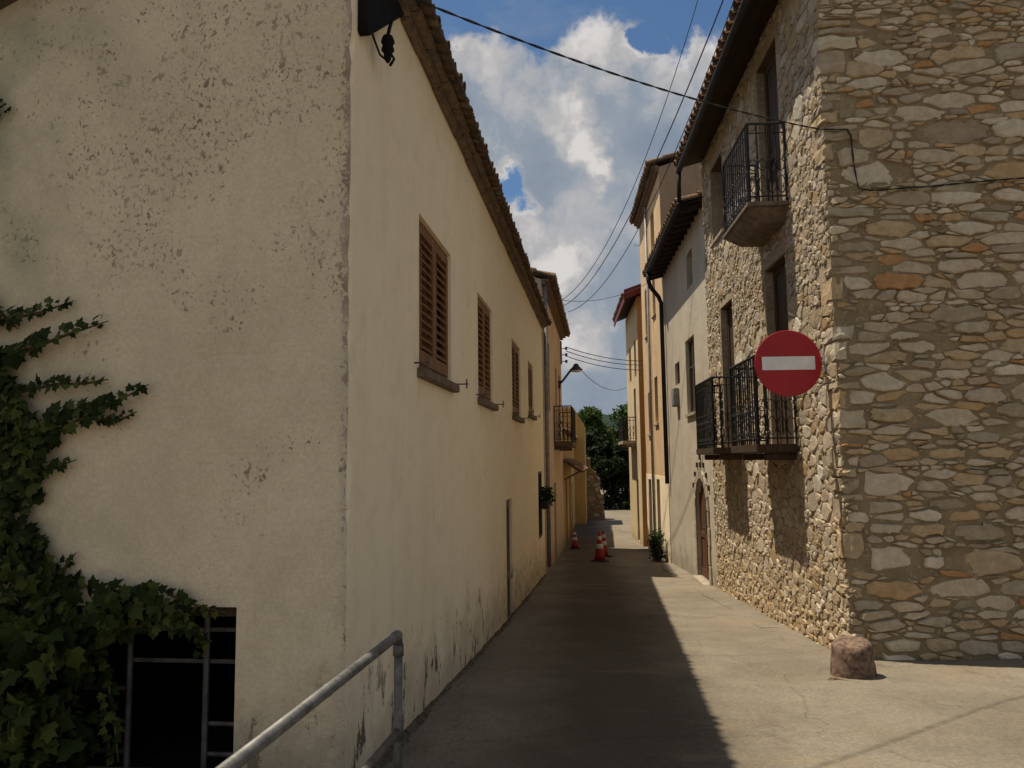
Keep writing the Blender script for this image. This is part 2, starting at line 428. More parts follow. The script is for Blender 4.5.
# ------------------------------------------------------------------ mesh helpers
class MB:
    def __init__(s):
        s.v, s.f, s.mi = [], [], []

    def add(s, verts, faces, mi=0):
        o = len(s.v)
        s.v += [tuple(p) for p in verts]
        s.f += [tuple(i + o for i in f) for f in faces]
        s.mi += [mi] * len(faces)

    def quad(s, a, b, c, d, mi=0):
        s.add((a, b, c, d), ((0, 1, 2, 3),), mi)

    def hexa(s, p, mi=0):
        """eight corners: bottom ring 0-3, top ring 4-7"""
        s.add(p, ((3, 2, 1, 0), (4, 5, 6, 7), (0, 1, 5, 4), (1, 2, 6, 5), (2, 3, 7, 6), (3, 0, 4, 7)), mi)

    def box(s, x0, x1, y0, y1, z0, z1, mi=0):
        s.hexa(((x0, y0, z0), (x1, y0, z0), (x1, y1, z0), (x0, y1, z0), (x0, y0, z1), (x1, y0, z1), (x1, y1, z1), (x0, y1, z1)), mi)

    def tube(s, pts, r, seg=8, mi=0, cap=True):
        pts = [Vector(p) for p in pts]
        rs = r if isinstance(r, (list, tuple)) else [r] * len(pts)
        rings, prev = [], None
        for i, p in enumerate(pts):
            t = (pts[min(i + 1, len(pts) - 1)] - pts[max(i - 1, 0)]).normalized()
            if prev is None:
                a = Vector((0, 0, 1)) if abs(t.z) < .9 else Vector((1, 0, 0))
                u = t.cross(a).normalized()
            else:
                u = (prev - t * prev.dot(t)).normalized()
            prev = u
            w = t.cross(u)
            rings.append([p + (u * math.cos(2 * PI * k / seg) + w * math.sin(2 * PI * k / seg)) * rs[i] for k in range(seg)])
        vv = [q for R_ in rings for q in R_]
        ff = []
        for i in range(len(rings) - 1):
            for k in range(seg):
                k2 = (k + 1) % seg
                ff.append((i * seg + k, i * seg + k2, (i + 1) * seg + k2, (i + 1) * seg + k))
        if cap:
            ff.append(tuple(range(seg - 1, -1, -1)))
            n = (len(rings) - 1) * seg
            ff.append(tuple(n + k for k in range(seg)))
        s.add(vv, ff, mi)

    def lathe(s, prof, c=(0, 0, 0), seg=20, mi=0, tilt=None):
        vv, ff = [], []
        for r, z in prof:
            for k in range(seg):
                a = 2 * PI * k / seg
                p = Vector((r * math.cos(a), r * math.sin(a), z))
                if tilt:
                    p = tilt @ p
                vv.append(p + Vector(c))
        for i in range(len(prof) - 1):
            for k in range(seg):
                k2 = (k + 1) % seg
                ff.append((i * seg + k, i * seg + k2, (i + 1) * seg + k2, (i + 1) * seg + k))
        ff.append(tuple(range(seg - 1, -1, -1)))
        n = (len(prof) - 1) * seg
        ff.append(tuple(n + k for k in range(seg)))
        s.add(vv, ff, mi)

    def build(s, name, mats, parent=None, smooth=False, bevel=0.):
        me = bpy.data.meshes.new(name)
        me.from_pydata(s.v, [], s.f)
        for m in (mats if isinstance(mats, (list, tuple)) else [mats]):
            me.materials.append(m)
        me.polygons.foreach_set('material_index', s.mi)
        if smooth:
            me.polygons.foreach_set('use_smooth', [True] * len(s.f))
        me.update()
        o = bpy.data.objects.new(name, me)
        COL.objects.link(o)
        if parent:
            o.parent = parent
        if bevel:
            bm = bmesh.new(); bm.from_mesh(me)
            bmesh.ops.remove_doubles(bm, verts=bm.verts, dist=1e-5)
            bmesh.ops.bevel(bm, geom=[e for e in bm.edges if len(e.link_faces) == 2 and e.calc_face_angle(0) > .6], offset=bevel, segments=2, affect='EDGES')
            bm.to_mesh(me); bm.free()
        return o


def tag(o, label=None, cat=None, group=None, kind=None):
    for k, v in (('label', label), ('category', cat), ('group', group), ('kind', kind)):
        if v:
            o[k] = v
    return o


def empty(name, loc, rz=0., **kw):
    o = bpy.data.objects.new(name, None)
    o.empty_display_size = .3
    COL.objects.link(o)
    o.location = loc
    o.rotation_euler = (0, 0, rz)
    return tag(o, **kw)


def copy_tree(o, parent=None):
    c = o.copy()
    COL.objects.link(c)
    if parent:
        c.parent = parent
    for ch in [x for x in COL.objects if x.parent == o]:
        copy_tree(ch, c)
    return c


# street profile (z of the paving against distance)
GY = [-60, 3, 5, 7.6, 10, 14.6, 18, 21, 26, 32, 50, 70, 110, 400]
GZ = [.0, 0, -.11, -.31, -.49, -.77, -.96, -1.12, -1.32, -1.46, -1.5, -1.4, -1.0, 0]


def gz(y):
    return float(np.interp(y, GY, GZ))


class Frame:
    """street front: n outward to the street, v along it, z up"""
    def __init__(s, side, ox, oy, a):
        s.s, s.o, s.a = side, Vector((ox, oy, 0)), a
        s.vd = Vector((math.sin(a), math.cos(a), 0))
        s.nd = Vector((math.cos(a), -math.sin(a), 0)) * side

    def w(s, n, v, z):
        return s.o + s.nd * n + s.vd * v + Vector((0, 0, z))


FL, FR = Frame(1, -.86, 3.98, AL), Frame(-1, 3.25, 7.3, AR)


class House:
    def __init__(s, fr, name, v0, label, cat, n0=0., **kw):
        s.fr, s.v0, s.n0 = fr, v0, n0
        p = fr.w(n0, v0, 0)
        s.z0 = gz(p.y) - .02
        s.e = empty(name, (p.x, p.y, s.z0), -fr.a, label=label, cat=cat, **kw)

    def p(s, n, v, z):
        return (s.fr.s * (n - s.n0), v - s.v0, z - s.z0)

    def boxp(s, mb, n0, n1, v0, v1, z0, z1, mi=0):
        mb.hexa([s.p(a, b, c) for c in (z0, z1) for a, b in ((n0, v0), (n1, v0), (n1, v1), (n0, v1))], mi)


def panel(mb, P, u0, u1, z0, ztop, holes, mi=0, hmi=None, back=True, backmi=0, ucuts=(), zcuts=()):
    """wall skin in coordinates P(u, z, depth) with recessed openings; holes: (u0, u1, z0, z1, depth)"""
    hmi = mi if hmi is None else hmi
    zt = ztop if callable(ztop) else (lambda u: ztop)
    us = sorted({u0, u1, *[h[0] for h in holes], *[h[1] for h in holes], *ucuts})
    zs = sorted({z0, *zcuts, *[h[2] for h in holes], *[h[3] for h in holes]})
    zall = zs
    for i in range(len(us) - 1):
        zs = [z for z in zall if z < min(zt(us[i]), zt(us[i + 1])) - .02] + [None]
        for j in range(len(zs) - 1):
            a, b = us[i], us[i + 1]
            za = zs[j]
            zb0, zb1 = (zs[j + 1],) * 2 if zs[j + 1] is not None else (zt(a), zt(b))
            zc = (za + (zb0 if zs[j + 1] is not None else za + .02)) / 2
            uc = (a + b) / 2
            if any(h[0] < uc < h[1] and h[2] < zc < h[3] for h in holes):
                continue
            mb.quad(P(a, za, 0), P(b, za, 0), P(b, zb1, 0), P(a, zb0, 0), mi)
    for (a, b, c, d, dep) in holes:
        mb.quad(P(a, c, 0), P(a, c, dep), P(a, d, dep), P(a, d, 0), hmi)
        mb.quad(P(b, c, 0), P(b, d, 0), P(b, d, dep), P(b, c, dep), hmi)
        mb.quad(P(a, c, 0), P(b, c, 0), P(b, c, dep), P(a, c, dep), hmi)
        mb.quad(P(a, d, 0), P(a, d, dep), P(b, d, dep), P(b, d, 0), hmi)
        if back:
            mb.quad(P(a, c, dep), P(b, c, dep), P(b, d, dep), P(a, d, dep), backmi)


def barrel_roof(h, name, v0, v1, n_e, z_e, n_r, z_r, mat, pitch=.215, r=.085, rows=5, seed=1, parent=None, chan=True, over=.05, jit=.012):
    """rows of half-round clay tiles running up the slope, overlapping, with channel tiles at the eave"""
    rnd = random.Random(seed)
    mb = MB()
    h.boxp  # frame helper
    L = math.hypot(n_r - n_e, z_r - z_e)
    dn, dz = (n_r - n_e) / L, (z_r - z_e) / L
    up_n, up_z = -dz * (1 if dn > 0 else -1), abs(dn)
    cnt = max(2, int((v1 - v0) / pitch))
    SEG = 6
    step = L / rows
    for i in range(cnt):
        vc = v0 + (i + .5) * (v1 - v0) / cnt + rnd.uniform(-.012, .012)
        for j in range(rows):
            t0 = j * step - (over + rnd.uniform(-jit, jit) if j == 0 else .06)
            t1 = (j + 1) * step
            lift0, lift1 = .03 + rnd.uniform(0, .008), .008
            ring = []
            for (t, lf, rr) in ((t0, lift0, r * 1.08), (t1, lift1, r * .92)):
                for (R_, k0) in ((rr, 0), (rr - .014, 1)):
                    for q in range(SEG + 1):
                        a = PI * q / SEG
                        e = lf + math.sin(a) * R_
                        ring.append(h.p(n_e + dn * t + up_n * e, vc + math.cos(a) * R_, z_e + dz * t + up_z * e))
            m = SEG + 1
            ff = []
            for q in range(SEG):
                ff.append((q, q + 1, 2 * m + q + 1, 2 * m + q))
                ff.append((m + q, 3 * m + q, 3 * m + q + 1, m + q + 1))
                ff.append((q, m + q, m + q + 1, q + 1))
            ff += [(0, 2 * m, 3 * m, m), (SEG, m + SEG, 3 * m + SEG, 2 * m + SEG)]
            mb.add(ring, ff)
        if chan:
            vc2 = vc + (v1 - v0) / cnt / 2
            ring = []
            for t in (-.03 + rnd.uniform(-.02, .02), step):
                for q in range(SEG + 1):
                    a = PI + PI * q / SEG
                    e = .035 + math.sin(a) * r * .75
                    ring.append(h.p(n_e + dn * t + up_n * e, vc2 + math.cos(a) * r, z_e + dz * t + up_z * e))
            m = SEG + 1
            mb.add(ring, [(q, q + 1, m + q + 1, m + q) for q in range(SEG)])
    return mb.build(name, mat, parent or h.e, smooth=False)


# rubble masonry ------------------------------------------------
def clip(poly, a, b, c):
    out = []
    n = len(poly)
    for i in range(n):
        p, q = poly[i], poly[(i + 1) % n]
        fp, fq = a * p[0] + b * p[1] - c, a * q[0] + b * q[1] - c
        if fp <= 0:
            out.append(p)
        if (fp < 0 < fq) or (fq < 0 < fp):
            t = fp / (fp - fq)
            out.append((p[0] + (q[0] - p[0]) * t, p[1] + (q[1] - p[1]) * t))
    return out


def rubble(mb, P, u0, u1, z0, z1, holes, cw, ch, seed, gap=.012, skip=.08, relief=(.012, .03), stretch=1.7, mi=0, wander=.25, round_=1, shrink=(.86, 1.), wob=.024):
    rnd = random.Random(seed)
    seeds = []
    z = z0
    while z < z1:
        rh = ch * rnd.choice((.5, .65, .85, 1., 1.2, 1.5, 2.0))
        u = u0 - rnd.uniform(0, cw)
        while u < u1:
            w = cw * rnd.choice((.3, .45, .6, .8, 1., 1.3, 1.8, 2.3)) * (rh / ch) ** .4
            seeds.append((u + w / 2, (z + rh * (.5 + rnd.uniform(-wander, wander))) * stretch, (min(w, rh * stretch * 1.7) * .5) ** 2 * rnd.uniform(.7, 1.3)))
            if rh > ch * .95 and rnd.random() < .5:
                seeds.append((u + w * rnd.uniform(.8, 1.1), (z + rh * rnd.uniform(.05, .95)) * stretch, (cw * .14) ** 2))
            u += w
        z += rh
    cell = cw * 1.6
    grid = {}
    for i, sd_ in enumerate(seeds):
        grid.setdefault((int(sd_[0] // cell), int(sd_[1] // cell)), []).append(i)
    for i, (su, sz, wt) in enumerate(seeds):
        if rnd.random() < skip:
            continue
        R_ = cw * 2.2
        poly = [(max(u0, su - R_), max(z0 * stretch, sz - R_)), (min(u1, su + R_), max(z0 * stretch, sz - R_)),
                (min(u1, su + R_), min(z1 * stretch, sz + R_)), (max(u0, su - R_), min(z1 * stretch, sz + R_))]
        gx, gy = int(su // cell), int(sz // cell)
        for ax in range(gx - 2, gx + 3):
            for ay in range(gy - 2, gy + 3):
                for j in grid.get((ax, ay), ()):
                    if j == i:
                        continue
                    tu, tz, tw = seeds[j]
                    a, b = tu - su, tz - sz
                    c = (tu * tu + tz * tz - su * su - sz * sz + wt - tw) / 2
                    if len(poly) > 2:
                        poly = clip(poly, a, b, c)
        if len(poly) < 3:
            continue
        poly = [(p[0], p[1] / stretch) for p in poly]
        for (a, b, c, d) in holes:
            xs = [p[0] for p in poly]; ys = [p[1] for p in poly]
            if max(xs) > a and min(xs) < b and max(ys) > c and min(ys) < d:
                cx, cz = sum(xs) / len(xs), sum(ys) / len(ys)
                best = max((a - cx, (1, 0, a)), (cx - b, (-1, 0, -b)), (c - cz, (0, 1, c)), (cz - d, (0, -1, -d)))
                poly = clip(poly, *best[1]) if best[0] > -.03 else []
                if len(poly) < 3:
                    break
        if len(poly) < 3:
            continue
        n = len(poly)
        cx, cz = sum(p[0] for p in poly) / n, sum(p[1] for p in poly) / n
        area = abs(sum(poly[k][0] * poly[(k + 1) % n][1] - poly[(k + 1) % n][0] * poly[k][1] for k in range(n))) / 2
        if area < .0009:
            continue
        sh = rnd.uniform(*shrink)
        pp = []
        for (x, y) in poly:
            dx, dy = x - cx, y - cz
            l = math.hypot(dx, dy) + 1e-6
            f = max(.3, sh - gap / l)
            pp.append((cx + dx * f, cz + dy * f))
        # drop nearly coincident corners, then subdivide + wobble
        q = [p for k, p in enumerate(pp) if math.dist(p, pp[k - 1]) > .012]
        if len(q) < 3:
            continue
        for _ in range(round_):
            r2 = []
            for k in range(len(q)):
                a, b = q[k], q[(k + 1) % len(q)]
                r2 += [(a[0] * .78 + b[0] * .22, a[1] * .78 + b[1] * .22), (a[0] * .22 + b[0] * .78, a[1] * .22 + b[1] * .78)]
            q = r2
        size = math.sqrt(area)
        q = [(x + rnd.gauss(0, size * wob), y + rnd.gauss(0, size * wob)) for x, y in q]
        m = len(q)
        hh = rnd.uniform(*relief)
        tu, tz = rnd.gauss(0, .10), rnd.gauss(0, .10)
        vv = []
        for (f, hf, jit) in ((1.0, -.4, 0), (.985, .55, .1), (.86, 1., .16)):
            for (x, y) in q:
                x2, y2 = cx + (x - cx) * f, cz + (y - cz) * f
                e = hh * (hf + rnd.uniform(-jit, jit)) + (tu * (x2 - cx) + tz * (y2 - cz)) * max(0, hf) * (hh / .03)
                vv.append(P(x2, y2, -e))
        for k in range(0, m, 1):
            x, y = q[k]
            x2, y2 = cx + (x - cx) * .45, cz + (y - cz) * .45
            vv.append(P(x2, y2, -(hh * rnd.uniform(.92, 1.25) + (tu * (x2 - cx) + tz * (y2 - cz)) * (hh / .03))))
        ff = []
        for r_ in range(3):
            for k in range(m):
                k2 = (k + 1) % m
                ff.append((r_ * m + k, r_ * m + k2, (r_ + 1) * m + k2, (r_ + 1) * m + k))
        ff.append(tuple(3 * m + k for k in range(m)))
        mb.add(vv, ff, mi)


def rough_block(mb, h, n0, n1, v0, v1, z0, z1, seed, mi=0, j=.012):
    rnd = random.Random(seed)
    bm = bmesh.new()
    bmesh.ops.create_cube(bm, size=1)
    bmesh.ops.subdivide_edges(bm, edges=bm.edges[:], cuts=2, use_grid_fill=True)
    for v in bm.verts:
        c = v.co
        f = 1 - .06 * (sum(abs(x) > .49 for x in c) >= 2)
        n = (n0 + n1) / 2 + c.x * f * (n1 - n0) + rnd.gauss(0, j * .5)
        vv = (v0 + v1) / 2 + c.y * f * (v1 - v0) + rnd.gauss(0, j)
        z = (z0 + z1) / 2 + c.z * f * (z1 - z0) + rnd.gauss(0, j)
        v.co = h.p(n, vv, z)
    bm.verts.ensure_lookup_table()
    mb.add([v.co.copy() for v in bm.verts], [[v.index for v in f.verts] for f in bm.faces], mi)
    bm.free()


# window kinds ---------------------------------------------------
def shutter_window(h, v0, v1, z0, z1, dep=.1, stays=True):
    w = MB()
    t = .055
    for a in ((v0, v0 + t, z0, z1), (v1 - t, v1, z0, z1), (v0 + t, v1 - t, z1 - t, z1), (v0 + t, v1 - t, z0, z0 + t)):
        h.boxp(w, -dep + .002, -.035, *a)
    win = w.build('window', M['shutter'], h.e)
    vm = (v0 + v1) / 2
    for (a, b) in ((v0 + t, vm - .004), (vm + .004, v1 - t)):
        s = MB()
        zz0, zz1 = z0 + t, z1 - t
        n0, n1 = -.075, -.018
        st = .06
        for q in ((a, a + st, zz0, zz1), (b - st, b, zz0, zz1), (a + st, b - st, zz0, zz0 + .10), (a + st, b - st, zz1 - st, zz1)):
            h.boxp(s, n0, n1, *q)
        k = int((zz1 - zz0 - .18) / .066)
        for i in range(k):
            z = zz0 + .12 + i * (zz1 - zz0 - .18) / k
            p = [h.p(n_, v_, z_) for (n_, z_) in ((n1 - .004, z), (n1 + .004, z + .012), (n0 + .006, z + .062), (n0, z + .050)) for v_ in (a + st, b - st)]
            s.add(p, ((0, 1, 3, 2), (2, 3, 5, 4), (4, 5, 7, 6), (6, 7, 1, 0), (0, 2, 4, 6), (1, 7, 5, 3)))
        s.build('shutter', M['shutter'], win)
    s = MB()
    h.boxp(s, -dep + .004, .065, v0 - .06, v1 + .06, z0 - .075, z0 - .003)
    s.build('sill', M['sillstone'], win, bevel=.008)
    if stays:
        for v in (v0 - .14, v1 + .22):
            s = MB()
            s.tube([h.p(-.02, v, z0 + .02), h.p(.11, v, z0 + .02), h.p(.115, v, z0 + .02)], .007, 6)
            s.tube([h.p(.10, v, z0 - .02), h.p(.10, v, z0 + .065)], .007, 6)
            s.build('shutter_stay', M['rustiron'], win)
    return win


def glazed(h, v0, v1, z0, z1, n, frame='darkwood', muntin=True, sill=None, name='window'):
    w = MB()
    t = .05
    for a in ((v0, v0 + t, z0, z1), (v1 - t, v1, z0, z1), (v0 + t, v1 - t, z1 - t, z1), (v0 + t, v1 - t, z0, z0 + t)):
        h.boxp(w, n - .05, n, *a)
    vm = (v0 + v1) / 2
    if muntin:
        h.boxp(w, n - .045, n + .006, vm - .035, vm + .035, z0 + t, z1 - t)
        h.boxp(w, n - .04, n - .004, v0 + t, vm - .035, z0 + (z1 - z0) * .62, z0 + (z1 - z0) * .62 + .03)
        h.boxp(w, n - .04, n - .004, vm + .035, v1 - t, z0 + (z1 - z0) * .62, z0 + (z1 - z0) * .62 + .03)
    win = w.build(name, M[frame], h.e)
    s = MB()
    h.boxp(s, n - .035, n - .027, v0 + t - .01, v1 - t + .01, z0 + t - .01, z1 - t + .01)
    s.build('pane', M['pane'], win)
    if sill:
        s = MB()
        h.boxp(s, n + .002, sill, v0 - .05, v1 + .05, z0 - .07, z0 - .004)
        s.build('sill', M['trim'], win, bevel=.008)
    return win


def panel_door(h, v0, v1, z0, z1, n, mat='darkwood', name='door', knob=True, leaves=2):
    d = MB()
    h.boxp(d, n - .05, n - .02, v0, v1, z0, z1)
    lw = (v1 - v0) / leaves
    for i in range(leaves):
        a, b = v0 + i * lw + .006, v0 + (i + 1) * lw - .006
        st = .085
        for q in ((a, a + st, z0 + .01, z1), (b - st, b, z0 + .01, z1)):
            h.boxp(d, n - .02, n, *q)
        zr = [z0 + .01, z0 + .16, z0 + (z1 - z0) * .40, z0 + (z1 - z0) * .40 + .1, z1 - .1, z1]
        for q in ((zr[0], zr[1]), (zr[2], zr[3]), (zr[4], zr[5])):
            h.boxp(d, n - .02, n - .001, a + st, b - st, *q)
    o = d.build(name, M[mat], h.e)
    if knob:
        k = MB()
        k.tube([h.p(n - .002, (v0 + v1) / 2 + .05, z0 + 1.0), h.p(n + .05, (v0 + v1) / 2 + .05, z0 + 1.0)], .018, 8)
        k.build('handle', M['rustiron'], o)
    return o


def shell(h, v0, v1, depth, ztop, z0=-2.6, n0=0., roof_rise=.3, near=True):
    """closes the rest of a house behind its street wall; returns verts into mb"""
    mb = MB()
    n1 = n0 - depth
    for v in ((v0, v1) if near else (v1,)):
        mb.add([h.p(n0, v, z0), h.p(n1, v, z0), h.p(n1, v, ztop), h.p((n0 + n1) / 2, v, ztop + roof_rise * depth / 2), h.p(n0, v, ztop)], ((0, 1, 2, 3, 4),))
    mb.quad(h.p(n1, v0, z0), h.p(n1, v1, z0), h.p(n1, v1, ztop), h.p(n1, v0, ztop))
    return mb


# ------------------------------------------------------------------ ground
def sheet():
    xs = sorted({-400, -200, -90, -40, -20, -12, 14, 20, 30, 60, 150, 400, *[round(x * .4 - 8, 2) for x in range(50)]})
    ys = sorted({*GY, -200, -30, 80, 90, 140, 180, 250, *[round(y * .4 - 2, 2) for y in range(140)]})
    rnd = random.Random(3)
    mb = MB()
    vv = []
    for y in ys:
        for x in xs:
            near = abs(x) < 8 and 0 < y < 50
            vv.append((x, y, gz(y) + (math.sin(x * 2.1 + y * 1.3) * .008 + math.sin(x * 5.3 - y * 3.1) * .004 + rnd.gauss(0, .002) if near else 0)))
    n = len(xs)
    mb.add(vv, [(j * n + i, j * n + i + 1, (j + 1) * n + i + 1, (j + 1) * n + i) for j in range(len(ys) - 1) for i in range(n - 1)])
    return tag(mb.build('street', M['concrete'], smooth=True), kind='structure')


sheet()
# low raised drain strip along the stone house
mb = MB()
N = 34
rnd = random.Random(5)
prev = None
for i in range(N + 1):
    v = 2.4 + i * (10.1 / N)
    w_ = .34 + rnd.uniform(-.03, .03) + .05 * math.sin(v * 1.3)
    pts = []
    for n_, dz in ((.0, .03), (w_ - .05, .008), (w_, .003), (w_ + .01, -.08)):
        p = FR.w(n_, v, 0)
        pts.append((p.x, p.y, gz(p.y) + dz * (min(1, max(0, (v - 2.3) / 2.)) if dz > 0 else 1) + .004 + rnd.uniform(-.004, .004)))
    if prev:
        for k in range(3):
            mb.quad(prev[k], prev[k + 1], pts[k + 1], pts[k])
    else:
        mb.add(pts + [(pts[0][0], pts[0][1], pts[0][2] - .3)], ((0, 1, 2, 3, 4),))
    prev = pts
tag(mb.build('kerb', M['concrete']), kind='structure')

# dirt and grit caught along the foot of the cream wall
mb = MB()
rnd = random.Random(19)
prev = None
for i in range(91):
    v = .0 + i * .15
    w_ = .03 + .02 * math.sin(v * 2.3) + rnd.uniform(-.015, .03)
    p0, p1, p2 = FL.w(.0, v, 0), FL.w(w_ * .55, v, 0), FL.w(w_ + .01, v, 0)
    pts = [(p0.x, p0.y, gz(p0.y) + .02 + rnd.uniform(0, .02)), (p1.x, p1.y, gz(p1.y) + .018 + rnd.uniform(0, .012)), (p2.x, p2.y, gz(p2.y) - .02)]
    if prev:
        mb.quad(prev[0], prev[1], pts[1], pts[0]); mb.quad(prev[1], prev[2], pts[2], pts[1])
    prev = pts
tag(mb.build('dirt_edge', M['dirt']), kind='structure')

# hills round the horizon
mb = MB()
K, rings = 120, ((190, 0), (260, .55), (340, 1.), (470, .8))
vv = []
for r_, f in rings:
    for k in range(K):
        a = 2 * PI * k / K
        hgt = 17 + 7 * math.sin(a * 5 + 1.1) + 4 * math.sin(a * 13) + 2 * math.sin(a * 31)
        vv.append((r_ * math.cos(a), r_ * math.sin(a), -3 + hgt * f))
mb.add(vv, [(i * K + k, i * K + (k + 1) % K, (i + 1) * K + (k + 1) % K, (i + 1) * K + k) for i in range(len(rings) - 1) for k in range(K)])
tag(mb.build('hills', M['hill'], smooth=True), kind='structure')

# ------------------------------------------------------------------ left: long cream house
h = House(FL, 'plastered_house', 0, 'long cream plastered house with brown louvred shutters and peeling foot', 'house')
L1 = h
mb = MB()
ZC = sorted({*[round(-.3 + .09 * i_, 3) for i_ in range(55)], 2.33, 3.5, 2.5, -1.5, 1.10, .0, 1.4, .905})
WIN = [(1.56, 2.78, 2.33, 3.5), (4.28, 5.40, 2.33, 3.5), (7.50, 8.70, 2.33, 3.5), (10.1, 11.15, 2.5, 3.5)]
holes = [(a, b, c, d, .11) for a, b, c, d in WIN] + [(6.6, 7.28, -1.5, 1.10, .07), (12.0, 13.0, .0, 1.4, .07)]
panel(mb, lambda u, z, d: h.p(-d, u, z), 0, 13.7, -2.6, 4.72, holes, 0, 0, True, 0, ucuts=(.05,), zcuts=ZC)
cell_hole = [(-1.66, -.59, .0, .905, 1.1)]
gtop = lambda n: 4.72 - .27 * n if n > -.9 else 4.96 + .47 * (n + .9)
panel(mb, lambda u, z, d: h.p(u, d, z), -6, 0, -2.6, gtop, [(-1.66, -.59, .0, .905, .22)], 1, 1, False, 2, ucuts=(-.9, -.05), zcuts=ZC)
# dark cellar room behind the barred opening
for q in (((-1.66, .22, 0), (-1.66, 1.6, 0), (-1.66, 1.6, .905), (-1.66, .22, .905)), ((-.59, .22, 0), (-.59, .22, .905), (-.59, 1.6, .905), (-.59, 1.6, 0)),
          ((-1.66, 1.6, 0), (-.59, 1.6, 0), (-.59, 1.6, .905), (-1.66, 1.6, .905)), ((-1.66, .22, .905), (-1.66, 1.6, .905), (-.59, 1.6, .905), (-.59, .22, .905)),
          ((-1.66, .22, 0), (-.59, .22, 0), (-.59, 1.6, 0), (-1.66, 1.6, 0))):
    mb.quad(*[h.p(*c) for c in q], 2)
mb.quad(h.p(-6, 0, -2.6), h.p(-6, 13.7, -2.6), h.p(-6, 13.7, gtop(-6)), h.p(-6, 0, gtop(-6)), 0)
mb.add([h.p(0, 13.7, -2.6), h.p(0, 13.7, 4.72), h.p(-.9, 13.7, 4.96), h.p(-6, 13.7, gtop(-6)), h.p(-6, 13.7, -2.6)], ((0, 1, 2, 3, 4),), 0)
rw_ = random.Random(4)
off = {}
for i_, (x, y, z) in enumerate(mb.v):          # the old corner is knocked about, never a ruled line
    if abs(x) < 1e-5 and abs(y) < 1e-5:
        kz = round(z, 3)
        if kz not in off:
            q = abs(rw_.gauss(0, .0045)) + (.012 if rw_.random() < .10 else 0)
            off[kz] = (q, q * rw_.uniform(.5, 1.2))
        mb.v[i_] = (-off[kz][0], off[kz][1], z)
mb.build('wall', [M['cream'], M['cream_gable'], M['unlit_interior']], h.e)
for i, (a, b, c, d) in enumerate(WIN):
    w = shutter_window(h, a, b, c, d)
glazed(h, 12.0, 13.0, 0, 1.4, -.012, 'iron')
panel_door(h, 6.62, 7.26, -.75, 1.08, -.035, 'blindwood', knob=False, leaves=1)
# cornice and eave
mb = MB()
rnd = random.Random(8)
for k in range(28):
    a, b = k * .5, min(13.7, k * .5 + .5)
    if b > a:
        j = rnd.uniform(-.01, .01)
        h.boxp(mb, .003, .075 + j, a - .003, b, 4.69 + j, 4.735)
        h.boxp(mb, .003, .14 - j, a - .003, b, 4.738, 4.775)
co = mb.build('cornice', M['sillstone'], h.e, bevel=.012)
barrel_roof(h, 'roof', -.06, 13.72, .185, 4.775, -.9, 5.04, M['tile_dark'], rows=3, seed=4, r=.060, pitch=.16, over=.012, jit=.02)
mb = MB()
mb.hexa([h.p(n_, v_, z_ + o_) for o_ in (0, .07) for n_, v_, z_ in ((-.88, -.14, 4.90), (-6.2, -.14, 2.44), (-6.2, 13.75, 2.44), (-.88, 13.75, 4.90))])
mb.hexa([h.p(n_, v_, z_ + o_) for o_ in (0, .05) for n_, v_, z_ in ((.215, -.02, 4.775), (-.88, -.02, 5.03), (-.88, 13.7, 5.03), (.215, 13.7, 4.775))])
mb.build('roof_slope', M['deck'], h.e)
# cellar grille
mb = MB()
for u in (-1.60, -1.236, -.80):
    mb.tube([h.p(u, .10, -.0), h.p(u, .10, .905)], .016, 6)
for z, a, b in ((.765, -1.236, -.59), (.60, -1.236, -.59), (.28, -1.66, -1.236), (.28, -.80, -.59), (.125, -1.66, -1.236), (.125, -.80, -.59), (.45, -1.66, -1.236)):
    mb.tube([h.p(a, .118, z), h.p(b, .118, z)], .012, 6)
mb.build('window_grille', M['rustiron'], h.e)
mb = MB()
h.boxp(mb, -1.655, -.595, .06, .2, .845, .902)
mb.build('lintel', M['darkwood'], h.e)

# black corner bracket with cable clamp
br = empty('wall_bracket', h.e.matrix_basis @ Vector(h.p(0, .5, 4.2)), -AL, label='black triangular iron bracket under the eave at the cream house corner', cat='bracket')


def PB(n, v, z):
    a = h.e.matrix_basis @ Vector(h.p(n, v, z))
    return br.matrix_basis.inverted() @ a


mb = MB()
mb.add([PB(n_, v_, z_) for n_ in (.004, .06) for v_, z_ in ((.09, 4.07), (.13, 4.06), (.90, 4.655), (.09, 4.655))], ((0, 1, 2, 3), (7, 6, 5, 4), (0, 4, 5, 1), (1, 5, 6, 2), (2, 6, 7, 3), (3, 7, 4, 0)))
mb.build('bracket_plate', M['porcelain'], br)
mb = MB()
cp = Vector(PB(.10, .36, 4.13))
mb.lathe([(.012, .06), (.03, .055), (.042, .02), (.03, .0), (.04, -.03), (.026, -.05), (.02, -.09), (.008, -.11)], cp, 12)
mb.tube([cp + Vector((0, 0, .06)), cp + Vector((.0, .03, .12)), cp + Vector((0, .08, .2))], .012, 6)
mb.tube([cp + Vector((0, 0, -.10)), cp + Vector((-.03, -.06, -.09)), cp + Vector((-.05, -.12, -.02)), cp + Vector((-.07, -.16, .08))], .007, 6)
mb.tube([cp + Vector((.0, .03, -.02)), cp + Vector((.02, .07, -.05)), cp + Vector((.0, .05, -.10))], .009, 6)
mb.build('cable_clamp', M['porcelain'], br, smooth=True)

